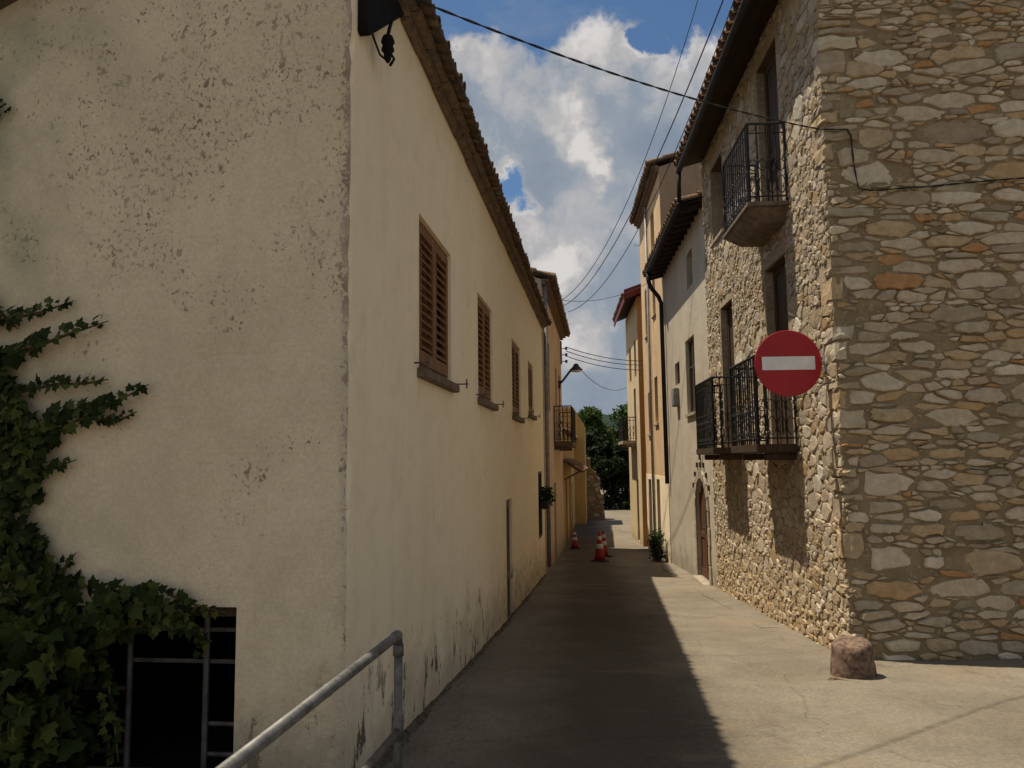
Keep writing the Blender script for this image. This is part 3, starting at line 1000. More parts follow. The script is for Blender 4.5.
# ------------------------------------------------------------------ left: peach house beyond
h = House(FL, 'peach_house', 13.72, 'peach house with iron balcony and street lamp, beyond the cream house', 'house')
L2 = h
mb = shell(h, 13.75, 22.4, 7, 5.9, near=False)
mb.mi = [0] * len(mb.f)
holes = [(15.3, 16.2, 2.9, 4.7, .2), (18.6, 19.6, 2.2, 4.4, .2), (14.6, 15.6, -1.1, 1.1, .2), (17.2, 18.2, -1.4, 1.0, .2), (20.6, 21.5, 2.9, 4.4, .2)]
panel(mb, lambda u, z, d: h.p(-d, u, z), 13.75, 22.4, -2.6, 5.9, holes, 0)
mb.add([h.p(0, 13.75, -2.6), h.p(-7, 13.75, -2.6), h.p(-7, 13.75, 5.9), h.p(-3.5, 13.75, 6.95), h.p(0, 13.75, 5.9)], ((0, 1, 2, 3, 4),), 1)
mb.build('wall', [M['peach'], M['palegrey']], h.e)
glazed(h, 15.3, 16.2, 2.9, 4.7, -.12)
panel_door(h, 18.6, 19.6, 2.2, 4.4, -.12, 'shutter', 'balcony_door', False)
panel_door(h, 14.6, 15.6, -1.1, 1.1, -.12, 'darkwood')
panel_door(h, 17.2, 18.2, -1.4, 1.0, -.12, 'doorwood')
shutter_window(h, 20.6, 21.5, 2.9, 4.4, .15, False)
mb = MB()
h.boxp(mb, .003, .09, 13.75, 22.4, 5.78, 5.85)
h.boxp(mb, .003, .18, 13.75, 22.4, 5.853, 5.91)
mb.build('cornice', M['sillstone'], h.e, bevel=.01)
barrel_roof(h, 'roof', 13.66, 22.45, .27, 5.93, -3.5, 7.02, M['tile'], rows=8, seed=9)
mb = MB()
mb.hexa([h.p(n_, v_, z_ + o_) for o_ in (0, .05) for n_, v_, z_ in ((.22, 13.66, 5.925), (-3.5, 13.66, 7.25), (-3.5, 22.45, 7.25), (.22, 22.45, 5.925))])
mb.hexa([h.p(n_, v_, z_ + o_) for o_ in (0, .07) for n_, v_, z_ in ((-3.5, 13.66, 7.25), (-7.2, 13.66, 5.85), (-7.2, 22.45, 5.85), (-3.5, 22.45, 7.25))])
mb.build('roof_slope', M['deck'], h.e)
mb = MB()
mb.tube([h.p(.07, 13.9, 5.75), h.p(.07, 13.9, -.8)], .05, 10)
mb.build('downpipe', M['zinc'], h.e, smooth=True)


def railing(h, n1, v0, v1, z0, z1, parent, step=.11, scroll=True, seed=0):
    mb = MB()
    ri = .0105
    cs = [(.02, v0), (n1, v0), (n1, v1), (.02, v1)]
    for z, r in ((z1, .018), (z0 + .07, .011), (z1 - .12, .008)):
        mb.tube([h.p(a, b, z) for a, b in cs], r, 6)
    for (a, b), (c, d) in zip(cs[:-1], cs[1:]):
        L = math.hypot(c - a, d - b)
        k = max(2, round(L / step))
        for i in range(k + 1):
            n_, v_ = a + (c - a) * i / k, b + (d - b) * i / k
            r = ri * (1.7 if i in (0, k) else 1)
            mb.tube([h.p(n_, v_, z0), h.p(n_, v_, z1)], r, 6)
            if scroll and i < k:
                # bellied scroll between two bars, low and at mid height
                nm, vm = a + (c - a) * (i + .5) / k, b + (d - b) * (i + .5) / k
                du, dv = (c - a) / L * step * .42, (d - b) / L * step * .42
                for zc, rz in ((z0 + .22, .11), (z0 + .46, .07)):
                    mb.tube([h.p(nm + du * math.cos(t), vm + dv * math.cos(t), zc + rz * math.sin(t)) for t in [j * 2 * PI / 10 for j in range(11)]], .0065, 5, cap=False)
    return mb.build('railing', M['iron'], parent)


def balcony(h, v0, v1, zt, n1, rail, mat, thick=.12, mould=False):
    mb = MB()
    if mould:
        h.boxp(mb, .003, n1 + .04, v0 - .04, v1 + .04, zt - .06, zt)
        p = [h.p(a, b, c) for c, (k, e) in ((zt - thick, (n1 - .16, .14)), (zt - .063, (n1 + .02, -.02))) for a, b in ((.003, v0 + e), (k, v0 + e), (k, v1 - e), (.003, v1 - e))]
        mb.hexa(p)
    else:
        h.boxp(mb, .003, n1 + .03, v0 - .03, v1 + .03, zt - thick, zt)
        for v in (v0 + .12, v1 - .12):
            h.boxp(mb, .003, n1 * .8, v - .05, v + .05, zt - thick - .09, zt - thick - .002)
    o = mb.build('balcony', M[mat], h.e, bevel=.01)
    railing(h, n1, v0, v1, zt, zt + rail, o)
    return o


balcony(h, 17.6, 20.6, 2.15, .5, 1.0, 'oldwood', .14)

# lamp on the peach house
lp = empty('street_lamp', FL.w(.03, 20.3, 4.15), -AL, label='dark wall lamp on a rising arm at the peach house', cat='street lamp')
mb = MB()
mb.tube([(0, 0, -.12), (.14, 0, .02), (.34, .0, .28), (.47, 0, .37)], .035, 8)
mb.tube([(0, 0, -.25), (0, 0, .0)], .05, 8)
mb.build('arm', M['lampmetal'], lp)
mb = MB()
mb.lathe([(.03, .14), (.07, .12), (.10, .05), (.20, -.05), (.215, -.07), (.19, -.075)], (.55, 0, .40), 18)
hd = mb.build('lamp_head', M['lampmetal'], lp)
mb = MB()
mb.lathe([(.17, .0), (.15, -.04), (.08, -.06)], (.55, 0, .32), 16)
mb.build('diffuser', M['white'], hd, smooth=True)

# flower box on the far black window of the cream house
fb = empty('flower_box', FL.w(.10, 12.5, .62), -AL, label='green leafy plant in a dark box hung at the black window', cat='plant')
mb = MB()
mb.hexa([(-.085, -.30, .0), (.07, -.30, .0), (.07, .30, .0), (-.085, .30, .0), (-.09, -.33, .17), (.10, -.33, .17), (.10, .33, .17), (-.09, .33, .17)])
mb.build('planter', M['rubber'], fb)


def leaf_blob(mb, c, r, n, size, rnd, flat=(1, 1, 1), shell_=.55):
    for _ in range(n):
        while True:
            d = Vector((rnd.gauss(0, 1), rnd.gauss(0, 1), rnd.gauss(0, 1)))
            if d.length > .01:
                break
        d.normalize()
        rr = r * (shell_ + (1 - shell_) * rnd.random()) * rnd.uniform(.8, 1.1)
        p = Vector(c) + Vector((d.x * rr * flat[0], d.y * rr * flat[1], d.z * rr * flat[2]))
        u = Vector((rnd.gauss(0, 1), rnd.gauss(0, 1), rnd.gauss(0, .6))).normalized()
        w_ = u.cross((d + Vector((rnd.gauss(0, .5), rnd.gauss(0, .5), rnd.gauss(0, .5)))).normalized())
        if w_.length < .05:
            continue
        w_.normalize()
        s = size * rnd.uniform(.6, 1.3)
        mb.add((p - u * s * .5, p + w_ * s * .32, p + u * s * .6, p - w_ * s * .32), ((0, 1, 2, 3),))


mb = MB()
rnd = random.Random(2)
leaf_blob(mb, (.02, -.1, .30), .2, 150, .09, rnd, (1, 1.3, 1), .2)
leaf_blob(mb, (.05, .15, .22), .18, 110, .09, rnd, (1, 1.3, 1.3), .2)
mb.build('foliage', M['bushleaf'], fb)

# ------------------------------------------------------------------ left: ochre outbuilding and ruin
h = House(FL, 'outbuilding', 22.5, 'low ochre outbuilding with boarded doors under a tile canopy', 'shed')
mb = shell(h, 22.45, 36.3, 5, 2.6, near=True)
mb.mi = [0] * len(mb.f)
holes = [(23.0, 25.4, -1.6, .9, .15), (26.4, 28.8, -1.6, .9, .15), (29.4, 30.3, -1.6, .6, .15)]
panel(mb, lambda u, z, d: h.p(-d, u, z), 22.45, 36.3, -2.6, 2.6, holes, 0)
# taller end bay standing forward at the far end
mb.hexa([h.p(a, b, c) for c in (-2.6, 3.3) for a, b in ((.52, 33.4), (-3, 33.4), (-3, 36.3), (.52, 36.3))])
mb.add([h.p(*c) for c in ((.52, 33.4, 3.3), (.0, 33.4, 4.2), (-3, 33.4, 4.3), (-3, 33.4, 3.3), (.52, 36.3, 3.3), (.0, 36.3, 4.2), (-3, 36.3, 4.3), (-3, 36.3, 3.3))], ((0, 3, 2, 1), (4, 5, 6, 7), (0, 1, 5, 4), (1, 2, 6, 5), (2, 3, 7, 6)))
mb.build('wall', M['yellow'], h.e)
for a, b, z in ((23.0, 25.4, .9), (26.4, 28.8, .9), (29.4, 30.3, .6)):
    d = MB()
    k = int((b - a) / .16)
    for i in range(k):
        h.boxp(d, -.10 - .008 * (i % 2), -.06, a + (b - a) * i / k + .004, a + (b - a) * (i + 1) / k - .004, -1.6, z)
    d.build('door', M['yellowwood'], h.e)
barrel_roof(h, 'canopy', 22.6, 29.8, .62, 1.22, -.0, 1.62, M['tile'], rows=2, seed=12)
mb = MB()
mb.hexa([h.p(n_, v_, z_ + o_) for o_ in (-.05, 0) for n_, v_, z_ in ((.58, 22.6, 1.24), (.003, 22.6, 1.61), (.003, 29.8, 1.61), (.58, 29.8, 1.24))])
for i in range(9):
    v = 22.8 + i * .85
    mb.tube([h.p(.02, v, .95), h.p(.50, v, 1.19)], .03, 6)
mb.build('canopy_frame', M['oldwood'], h.e)
barrel_roof(h, 'roof', 22.45, 36.3, .12, 2.62, -3, 3.5, M['tile'], rows=5, seed=13)

# broken stone wall across the end on the left
rw = empty('ruined_wall', FL.w(.4, 36.5, gz(40.2)), -AL, label='broken rubble wall jutting out past the ochre outbuilding', cat='wall')
mb = MB()
prof = [(-1.5, 4.3), (-.6, 4.0), (-.25, 3.4), (.15, 3.3), (.4, 2.6), (.62, 2.45), (.8, 1.6), (1.0, .4), (1.05, 0)]
prof = [(a, b) for a, b in prof]
for (a, za), (b, zb) in zip(prof[:-1], prof[1:]):
    mb.hexa([(a, 0, -.6), (b, 0, -.6), (b, .55, -.6), (a, .55, -.6), (a, 0, za), (b, 0, zb), (b, .55, zb), (a, .55, za)], 1)


def RP(u, z, d):
    return (u, d, z)


rubble(mb, RP, -1.5, 1.04, 0, 4.2, [(.85, 1.2, 1.3, 5), (.62, 1.2, 2.3, 5), (.36, 1.2, 2.5, 5), (-.25, 1.2, 3.2, 5), (-.7, 1.2, 3.9, 5)], .32, .17, 31, relief=(.02, .05), skip=.05, mi=0)
mb.build('wall_face', [M['stone_ruin'], M['mortar_ruin']], rw)

# ------------------------------------------------------------------ right: stone house
h = House(FR, 'stone_house', .3, 'rubble stone house with iron balconies and deep dark eaves', 'house')
R1 = h
V1 = 6.75
ND, FD = (1.82, 2.76, 1.80, 4.15), (4.72, 5.62, 1.80, 4.20)
UD, UW = (1.80, 2.74, 4.70, 6.95), (5.05, 6.0, 5.45, 6.80)
mb = MB()
PF = lambda u, z, d: h.p(-d, u, z)
PG = lambda u, z, d: h.p(-u, .3 + d, z)
holes = [(*q, .30) for q in (ND, FD, UD, UW)]
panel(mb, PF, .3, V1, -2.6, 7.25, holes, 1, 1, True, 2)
gt = lambda u: 7.25 + .32 * min(u, 8 - u)
panel(mb, PG, 0, 8, -2.6, gt, [], 3, ucuts=(4,))
mb.add([h.p(0, V1, -2.6), h.p(0, V1, 7.25), h.p(-4, V1, gt(4)), h.p(-8, V1, 7.25), h.p(-8, V1, -2.6)], ((0, 1, 2, 3, 4),), 1)
mb.quad(h.p(-8, .3, -2.6), h.p(-8, V1, -2.6), h.p(-8, V1, 7.25), h.p(-8, .3, 7.25), 1)
# corner stones, alternately long on either face
rnd = random.Random(77)
z, qf, qs, k = -.45, [], [], 0
while z < 7.1:
    hh = rnd.choice((.09, .12, .16, .2, .26))
    a, b = (rnd.uniform(.22, .58), rnd.uniform(.10, .22)) if rnd.random() < .5 else (rnd.uniform(.10, .28), rnd.uniform(.18, .34))
    if rnd.random() < .62:
        a *= rnd.uniform(.45, .95)
        rough_block(mb, h, -a, .018 + rnd.uniform(-.012, .016), .3 - .016 + rnd.uniform(-.016, .010), .3 + b, z + .010, z + hh - .012, k, 4 if k % 3 else 0, .011)
        qf.append((-.1, a + .01, z, z + hh)); qs.append((.2, .3 + b + .01, z, z + hh))
    z += hh; k += 1
m_ = .05
rubble(mb, PF, .3, V1, -1.2, 7.25, [(a - m_, b + m_, c - m_, d + .14) for a, b, c, d in (ND, FD, UD, UW)] + qs, .125, .085, 11,
       gap=.003, skip=.07, relief=(.004, .024), stretch=1.3, mi=0, wander=.4, shrink=(.84, 1.02))
rubble(mb, PG, 0, 5.6, -.8, 8.2, qf, .235, .076, 23, gap=.005, skip=.055, relief=(.006, .036), stretch=2.9, mi=4, wander=.26, shrink=(.76, 1.03), wob=.04)
mb.build('wall', [M['stone_street'], M['mortar_street'], M['unlit_interior'], M['mortar_face'], M['stone_face']], h.e)
for q in (ND, FD, UD):
    panel_door(h, *q, -.11, 'darkwood', 'balcony_door', False)
w = glazed(h, *UW, -.2, 'darkwood', sill=.05)
for q in (ND, FD, UD, UW):
    mb = MB()
    h.boxp(mb, -.19, -.012, q[0] - .04, q[1] + .04, q[3] - .02, q[3] + .13)
    mb.build('lintel', M['oldwood'], h.e)
balcony(h, 1.56, 2.90, 4.70, .46, .98, 'sillstone', .22, True)
balcony(h, 1.64, 2.96, 1.80, .46, 1.05, 'darkwood', .10)
balcony(h, 4.32, 5.74, 1.80, .44, 1.08, 'darkwood', .10)
# eave: boards on rafters, gutter, tiles
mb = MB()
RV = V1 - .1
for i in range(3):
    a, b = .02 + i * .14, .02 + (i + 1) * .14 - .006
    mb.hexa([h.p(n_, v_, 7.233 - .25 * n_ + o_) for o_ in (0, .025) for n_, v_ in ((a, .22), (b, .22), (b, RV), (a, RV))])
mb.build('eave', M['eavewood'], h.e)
mb = MB()
for i in range(7):
    pass
gut = [h.p(.46, .2, 7.10), h.p(.46, RV, 7.06)]
mb.tube(gut, .058, 10)
mb.tube([h.p(.46, RV - .06, 7.04), h.p(.46, RV + .0, 6.8), h.p(.46, RV + .02, 6.5)], .04, 8)
mb.build('gutter', M['gutter'], h.e, smooth=True)
barrel_roof(h, 'roof', .12, RV + .05, .47, 7.16, -4, 8.56, M['tile'], rows=11, seed=21)
mb = MB()
mb.hexa([h.p(n_, v_, z_ + o_) for o_ in (0, .045) for n_, v_, z_ in ((.46, .15, 7.145), (-4, .15, 8.53), (-4, V1, 8.53), (.46, V1 - .1, 7.145))])
mb.hexa([h.p(n_, v_, z_ + o_) for o_ in (0, .07) for n_, v_, z_ in ((-4, .15, 8.53), (-8.3, .15, 7.2), (-8.3, V1, 7.2), (-4, V1, 8.53))])
mb.build('roof_slope', M['deck'], h.e)

# ------------------------------------------------------------------ right: grey house with arched door
h = House(FR, 'grey_house', 6.77, 'grey lime plastered house with arched wooden door and black downpipe', 'house')
R2 = h
mb = shell(h, 6.77, 12.6, 8, 6.55, near=False)
mb.mi = [0] * len(mb.f)
DO = (7.40, 8.62, -.74, 1.24)
holes = [(*DO, .28), (8.25, 9.35, 2.60, 4.2, .22), (8.15, 8.85, 5.25, 6.0, .2), (10.25, 10.95, 3.38, 3.9, .2)]
panel(mb, lambda u, z, d: h.p(-d, u, z), 6.77, 12.6, -2.6, 6.55, holes, 0, 0, True, 1)
# arch spandrels
ac, ar = (DO[0] + DO[1]) / 2, (DO[1] - DO[0]) / 2
zs_ = DO[3] - ar
for sgn in (-1, 1):
    arc = [(ac + sgn * ar * math.cos(t), zs_ + ar * math.sin(t)) for t in [i * PI / 2 / 8 for i in range(9)]]
    corner = (ac + sgn * ar, DO[3])
    for (p, q) in zip(arc[:-1], arc[1:]):
        mb.add([h.p(-.002, *corner), h.p(-.002, *p), h.p(-.002, *q)], ((0, 1, 2),), 0)
        mb.quad(h.p(-.002, *p), h.p(-.002, *q), h.p(-.27, *q), h.p(-.27, *p), 0)
mb.build('wall', [M['greywhite'], M['unlit_interior']], h.e)
dr = panel_door(h, DO[0], DO[1], DO[2], DO[3], -.05, 'doorwood')
mb = MB()
NA = 9
for i in range(NA):
    t0, t1 = i * PI / NA + .012, (i + 1) * PI / NA - .012
    p = []
    for n_ in (.003, .035):
        for r_, t in ((ar + .0, t0), (ar + .17, t0), (ar + .17, t1), (ar + .0, t1)):
            p.append(h.p(n_, ac + r_ * math.cos(t), zs_ + r_ * math.sin(t)))
    mb.hexa(p)
for sgn in (-1, 1):
    z = DO[2]
    k = 0
    while z < zs_ - .05:
        z2 = min(zs_, z + .36)
        a, b = ac + sgn * ar, ac + sgn * (ar + (.15 if k % 2 else .2))
        h.boxp(mb, .003, .03, min(a, b), max(a, b), z + .006, z2 - .006)
        z = z2; k += 1
mb.build('door_surround', M['trim'], h.e, bevel=.008)
for t, r_ in ((.5, .33), (.85, .30), (1.2, .33), (PI / 2, .42), (PI - 1.2, .33), (PI - .85, .30), (PI - .5, .33), (PI / 2, .27)):
    c = (ac + (ar + r_) * math.cos(t), zs_ + (ar + r_) * math.sin(t))
    mb = MB()
    h.boxp(mb, .003, .03, c[0] - .05, c[0] + .05, c[1] - .05, c[1] + .05)
    mb.build('door_stud', M['darkwood'], h.e)
mb = MB()
h.boxp(mb, -.25, .14, DO[0] - .02, DO[1] + .02, DO[2] - .28, DO[2] - .003)
mb.build('doorstep', M['trim'], h.e, bevel=.01)
glazed(h, 8.25, 9.35, 2.60, 4.2, -.07, 'oldwood', sill=.05)
glazed(h, 8.15, 8.85, 5.25, 6.0, -.15, 'oldwood')
glazed(h, 10.25, 10.95, 3.38, 3.9, -.06, 'oldwood', False)
mb = MB()
for i in range(3):
    a, b = .02 + i * .14, .02 + (i + 1) * .14 - .006
    mb.hexa([h.p(n_, v_, 6.54 - .25 * n_ + o_) for o_ in (0, .025) for n_, v_ in ((a, 6.77), (b, 6.77), (b, 12.7), (a, 12.7))])
for i in range(14):
    v = 6.9 + i * .43
    mb.hexa([h.p(a, b, c) for c0 in (0, .09) for a, b, c in ((.0, v - .035, 6.43 + c0), (.39, v - .035, 6.33 + c0), (.39, v + .035, 6.33 + c0), (.0, v + .035, 6.43 + c0))])
mb.build('eave', M['eavewood'], h.e)
mb = MB()
mb.tube([h.p(.45, 6.68, 6.44), h.p(.45, 12.1, 6.47)], .06, 10)
mb.build('gutter', M['gutter'], h.e, smooth=True)
mb = MB()
mb.tube([h.p(.45, 12.0, 6.44), h.p(.44, 12.0, 6.20), h.p(.38, 12.05, 6.05), h.p(.16, 12.3, 5.86), h.p(.09, 12.35, 5.70), h.p(.08, 12.35, 1.0)], .055, 10)
mb.build('downpipe', M['gutter'], h.e, smooth=True)
barrel_roof(h, 'roof', 6.72, 12.65, .46, 6.5, -4, 7.75, M['tile'], rows=10, seed=22)
mb = MB()
mb.hexa([h.p(n_, v_, z_ + o_) for o_ in (0, .045) for n_, v_, z_ in ((.45, 6.77, 6.49), (-4, 6.77, 7.72), (-4, 12.6, 7.72), (.45, 12.6, 6.49))])
mb.build('roof_slope', M['deck'], h.e)
# meter box on it
bx = empty('meter_box', FR.w(.0, 10.6, 2.86), -AR, label='small grey meter box fixed under the little window of the grey house', cat='meter box')
mb = MB()
mb.box(-.12, -.003, -.2, .2, 0, .42)
mb.build('case', M['box'], bx, bevel=.012)
mb = MB()
mb.box(-.13, -.121, -.17, .17, .03, .39)
mb.build('lid', M['zinc'], bx)

# ------------------------------------------------------------------ right: tall apricot house
h = House(FR, 'tall_house', 12.62, 'tall apricot house with narrow windows behind the grey house', 'house')
R3 = h
mb = shell(h, 12.62, 17.8, 8, 9.5, near=False)
mb.mi = [0] * len(mb.f)
WN = [(14.3, 15.0, 2.65, 4.0), (15.9, 16.7, 2.4, 3.7), (14.2, 14.8, 5.8, 7.2), (16.1, 16.8, 5.5, 7.0), (14.0, 14.8, 7.7, 8.8)]
DN = [(14.4, 15.1, -1.25, 1.05), (16.4, 17.2, -1.35, 1.0)]
panel(mb, lambda u, z, d: h.p(-d, u, z), 12.62, 17.8, 1.15, 9.5, [(*q, .16) for q in WN], 0)
panel(mb, lambda u, z, d: h.p(.012 - d, u, z), 12.62, 17.8, -2.6, 1.15, [(*q, .2) for q in DN], 1)
mb.quad(h.p(.0, 12.62, 1.15), h.p(.012, 12.62, 1.15), h.p(.012, 17.8, 1.15), h.p(.0, 17.8, 1.15), 1)
mb.add([h.p(0, 12.62, -2.6), h.p(-8, 12.62, -2.6), h.p(-8, 12.62, 9.5), h.p(-4, 12.62, 10.7), h.p(0, 12.62, 9.5)], ((0, 1, 2, 3, 4),), 2)
mb.build('wall', [M['salmon'], M['cream'], M['brownwall']], h.e)
for q in WN:
    glazed(h, *q, -.10, 'shutter', False, sill=.05)
for q in DN:
    panel_door(h, *q, -.12, 'darkwood')
mb = MB()
h.boxp(mb, .003, .10, 12.62, 17.8, 9.38, 9.46)
h.boxp(mb, .003, .18, 12.62, 17.8, 9.463, 9.55)
mb.build('cornice', M['sillstone'], h.e, bevel=.01)
barrel_roof(h, 'roof', 12.55, 17.9, .26, 9.60, -4, 10.84, M['tile'], rows=9, seed=23)
mb = MB()
mb.hexa([h.p(n_, v_, z_ + o_) for o_ in (0, .05) for n_, v_, z_ in ((.24, 12.55, 9.58), (-4, 12.55, 10.78), (-4, 17.9, 10.78), (.24, 17.9, 9.58))])
mb.hexa([h.p(n_, v_, z_ + o_) for o_ in (0, .05) for n_, v_, z_ in ((-4, 12.55, 10.78), (-8.3, 12.55, 9.4), (-8.3, 17.9, 9.4), (-4, 17.9, 10.78))])
mb.build('roof_slope', M['deck'], h.e)
mb = MB()
mb.tube([h.p(.06, 15.5, 9.35), h.p(.06, 15.5, -1.2)], .04, 8)
mb.build('downpipe', M['zinc'], h.e, smooth=True)

# ------------------------------------------------------------------ right: ochre house with maroon verge
h = House(FR, 'ochre_house', 19, 'ochre house with maroon roof edge at the far end of the right row', 'house', n0=.04)
R4 = h
mb = shell(h, 19.0, 23.6, 7, 7.3, n0=.04, near=False)
mb.mi = [0] * len(mb.f)
WN = [(20.2, 20.9, 2.3, 4.2), (21.6, 22.4, 4.6, 5.9), (20.1, 20.8, -1.3, .9), (19.7, 20.4, 4.6, 5.9)]
panel(mb, lambda u, z, d: h.p(.04 - d, u, z), 19.0, 23.6, -2.6, 7.3, [(*q, .16) for q in WN], 0)
mb.add([h.p(.04, 19.0, -2.6), h.p(-7, 19.0, -2.6), h.p(-7, 19.0, 7.3), h.p(-3.4, 19.0, 8.6), h.p(.04, 19.0, 7.3)], ((0, 1, 2, 3, 4),), 1)
mb.build('wall', [M['ochre'], M['orange']], h.e)
for q in WN:
    glazed(h, *q, -.06, 'shutter', False)
mb = MB()
mb.hexa([h.p(n_, v_, z_ + o_) for o_ in (0, .06) for n_, v_, z_ in ((.46, 18.7, 7.26), (-3.4, 18.7, 8.60), (-3.4, 23.8, 8.60), (.46, 23.8, 7.26))])
mb.hexa([h.p(n_, v_, z_ + o_) for o_ in (0, .06) for n_, v_, z_ in ((-3.4, 18.7, 8.60), (-7.4, 18.55, 7.1), (-7.4, 23.8, 7.1), (-3.4, 23.8, 8.60))])
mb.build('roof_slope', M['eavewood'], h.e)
barrel_roof(h, 'roof', 18.72, 23.8, .48, 7.33, -3.4, 8.72, M['tile'], rows=9, seed=24)
mb = MB()
mb.hexa([h.p(n_, v_, z_ + o_) for o_ in (-.12, .22) for n_, v_, z_ in ((.50, 18.65, 7.27), (-3.4, 18.65, 8.62), (-3.4, 18.695, 8.62), (.50, 18.695, 7.27))])
mb.hexa([h.p(n_, v_, z_) for z_ in (7.08, 7.30) for n_, v_ in ((.465, 18.65), (.50, 18.65), (.50, 23.8), (.465, 23.8))])
mb.build('fascia', M['maroon'], h.e)
balcony(h, 20.4, 22.6, 2.3, .5, .85, 'trim', .12)

# tv mast on it
an = empty('roof_aerial', FR.w(-.65, 21.0, 7.62), -AR, label='thin television aerial on a mast above the maroon roof edge', cat='aerial')
mb = MB()
mb.tube([(0, 0, -.1), (0, 0, 2.3)], .022, 6)
mb.build('mast', M['zinc'], an)
mb = MB()
mb.tube([(-.5, 0, 2.1), (.5, 0, 2.1)], .010, 5)
for i in range(7):
    x = -.48 + i * .16
    mb.tube([(x, -.28 + .02 * i, 2.1), (x, .28 - .02 * i, 2.1)], .006, 5)
mb.build('antenna', M['zinc'], an)

# ------------------------------------------------------------------ far trees and hedge
def tree(name, x, y, hgt, r, mat, label, seed, squash=1., n=5200, leaf=.3, group=None):
    rnd = random.Random(seed)
    e = empty(name, (x, y, gz(y)), 0, label=label, cat='tree', group=group)
    tb = MB()
    th = hgt * .45
    tb.tube([(0, 0, -.3), (.05, .03, th * .5), (0, .08, th), (.1, 0, hgt * .7)], [.16 * r / 2 + .06, .13 * r / 2 + .04, .10, .04], 8)
    bl = MB()
    for i in range(17):
        a = rnd.uniform(0, 2 * PI)
        rr = r * math.sqrt(rnd.random()) * .72
        zc = hgt * (.34 + .5 * rnd.random()) if rr > r * .4 else hgt * rnd.uniform(.45, .84)
        c = Vector((rr * math.cos(a), rr * math.sin(a), zc))
        cr = r * rnd.uniform(.26, .46)
        tb.tube([(0, 0, th * rnd.uniform(.6, 1)), c * .55 + Vector((0, 0, th * .35)), c], [.06, .04, .012], 5)
        leaf_blob(bl, c, cr, int(n / 17), leaf, rnd, (1, 1, .8 * squash), .35)
    tb.build('trunk', M['bark'], e)
    bl.build('crown', mat, e)
    return e


tree('broadleaf_tree', 7.2, 55, 8.0, 2.7, M['treeleaf'], 'sunlit round topped tree closing the end of the street', 41, n=9000)
tree('broadleaf_tree', 5.2, 51, 6.0, 2.3, M['pineleaf'], 'lower dark bushy tree left of the round topped tree', 42, n=8000)
tree('broadleaf_tree', 10.2, 57, 6.6, 2.4, M['pineleaf'], 'dark tree behind the ochre house at the street end', 43)
tree('broadleaf_tree', 7.3, 49.8, 4.8, 1.9, M['pineleaf'], 'dark low tree in front of the round topped tree', 46, n=8000)
tree('broadleaf_tree', 3.2, 62, 5.6, 2.4, M['pineleaf'], 'far tree showing just above the broken rubble wall', 44)
# overgrown hedge closing the street
e = empty('hedge', (6.4, 47.6, gz(47.6)), 0, label='dark overgrown hedge under the trees at the street end', cat='hedge')
mb = MB()
rnd = random.Random(61)
for i in range(70):
    c = (rnd.uniform(-3.4, 3.6), rnd.uniform(0, 1.8), rnd.uniform(.2, 3.0))
    leaf_blob(mb, c, .55, 190, .22, rnd, (1, 1, .9), .3)
mb.build('foliage', M['pineleaf'], e)
mb = MB()
for i in range(22):
    x = -3 + i * .3
    mb.tube([(x, .8, -.1), (x + rnd.uniform(-.1, .1), .8, .9), (x + rnd.uniform(-.3, .3), .7, 1.9)], [.05, .035, .012], 5)
mb.build('stem', M['bark'], e)

# ------------------------------------------------------------------ bush by the apricot house
p = FR.w(.32, 13.3, 0)
bs = empty('bush', (p.x + .08, p.y, gz(p.y)), 0, label='low dark green leafy bush at the foot of the apricot house', cat='bush')
bs.scale = (.85, .9, .85)
mb = MB()
rnd = random.Random(6)
for i in range(9):
    c = (rnd.uniform(-.15, .15), rnd.uniform(-.4, .4), .12 + .085 * i + rnd.uniform(-.05, .05))
    leaf_blob(mb, c, .25, 130, .085, rnd, (1, 1, 1.1), .2)
mb.build('foliage', M['bushleaf'], bs)
mb = MB()
for i in range(6):
    a = i * 1.05
    mb.tube([(0, 0, -.05), (.06 * math.cos(a), .12 * math.sin(a), .4), (.10 * math.cos(a), .22 * math.sin(a), .8)], [.014, .010, .004], 5)
mb.build('stem', M['vine'], bs)

# ------------------------------------------------------------------ no-entry sign
sp = FR.w(.40, .55, 2.62)
sg = empty('traffic_sign', sp, 0, label='round red no entry sign with white bar beside the stone corner', cat='road sign')
yaw = -.02
mb = MB()
R_ = .348
SEG = 56
tilt = Matrix.Rotation(yaw, 3, 'Z') @ Matrix.Rotation(PI / 2, 3, 'X')
mb.lathe([(R_ - .012, -.012), (R_, -.010), (R_, .004), (R_ - .006, .008), (R_ - .008, .008)], (0, 0, 0), SEG, 0, tilt)
pl = mb.build('plate', M['red'], sg)
mb = MB()
f = lambda x, z, d: tilt @ Vector((x, z, d))
rr = Matrix.Rotation(.0, 3, 'Y')
mb.hexa([f(x, z, d) for d in (.0082, .0108) for x, z in ((-.274, -.070), (.274, -.070), (.274, .070), (-.274, .070))])
mb.build('white_bar', M['white'], pl)
mb = MB()
mb.box(-.02, .43, .014, .030, -.02, .02)
mb.box(-.02, .02, .013, .03, -.2, .2)
mb.box(.385, .40, .0, .06, -.09, .09)
mb.build('bracket_arm', M['alu'], sg)

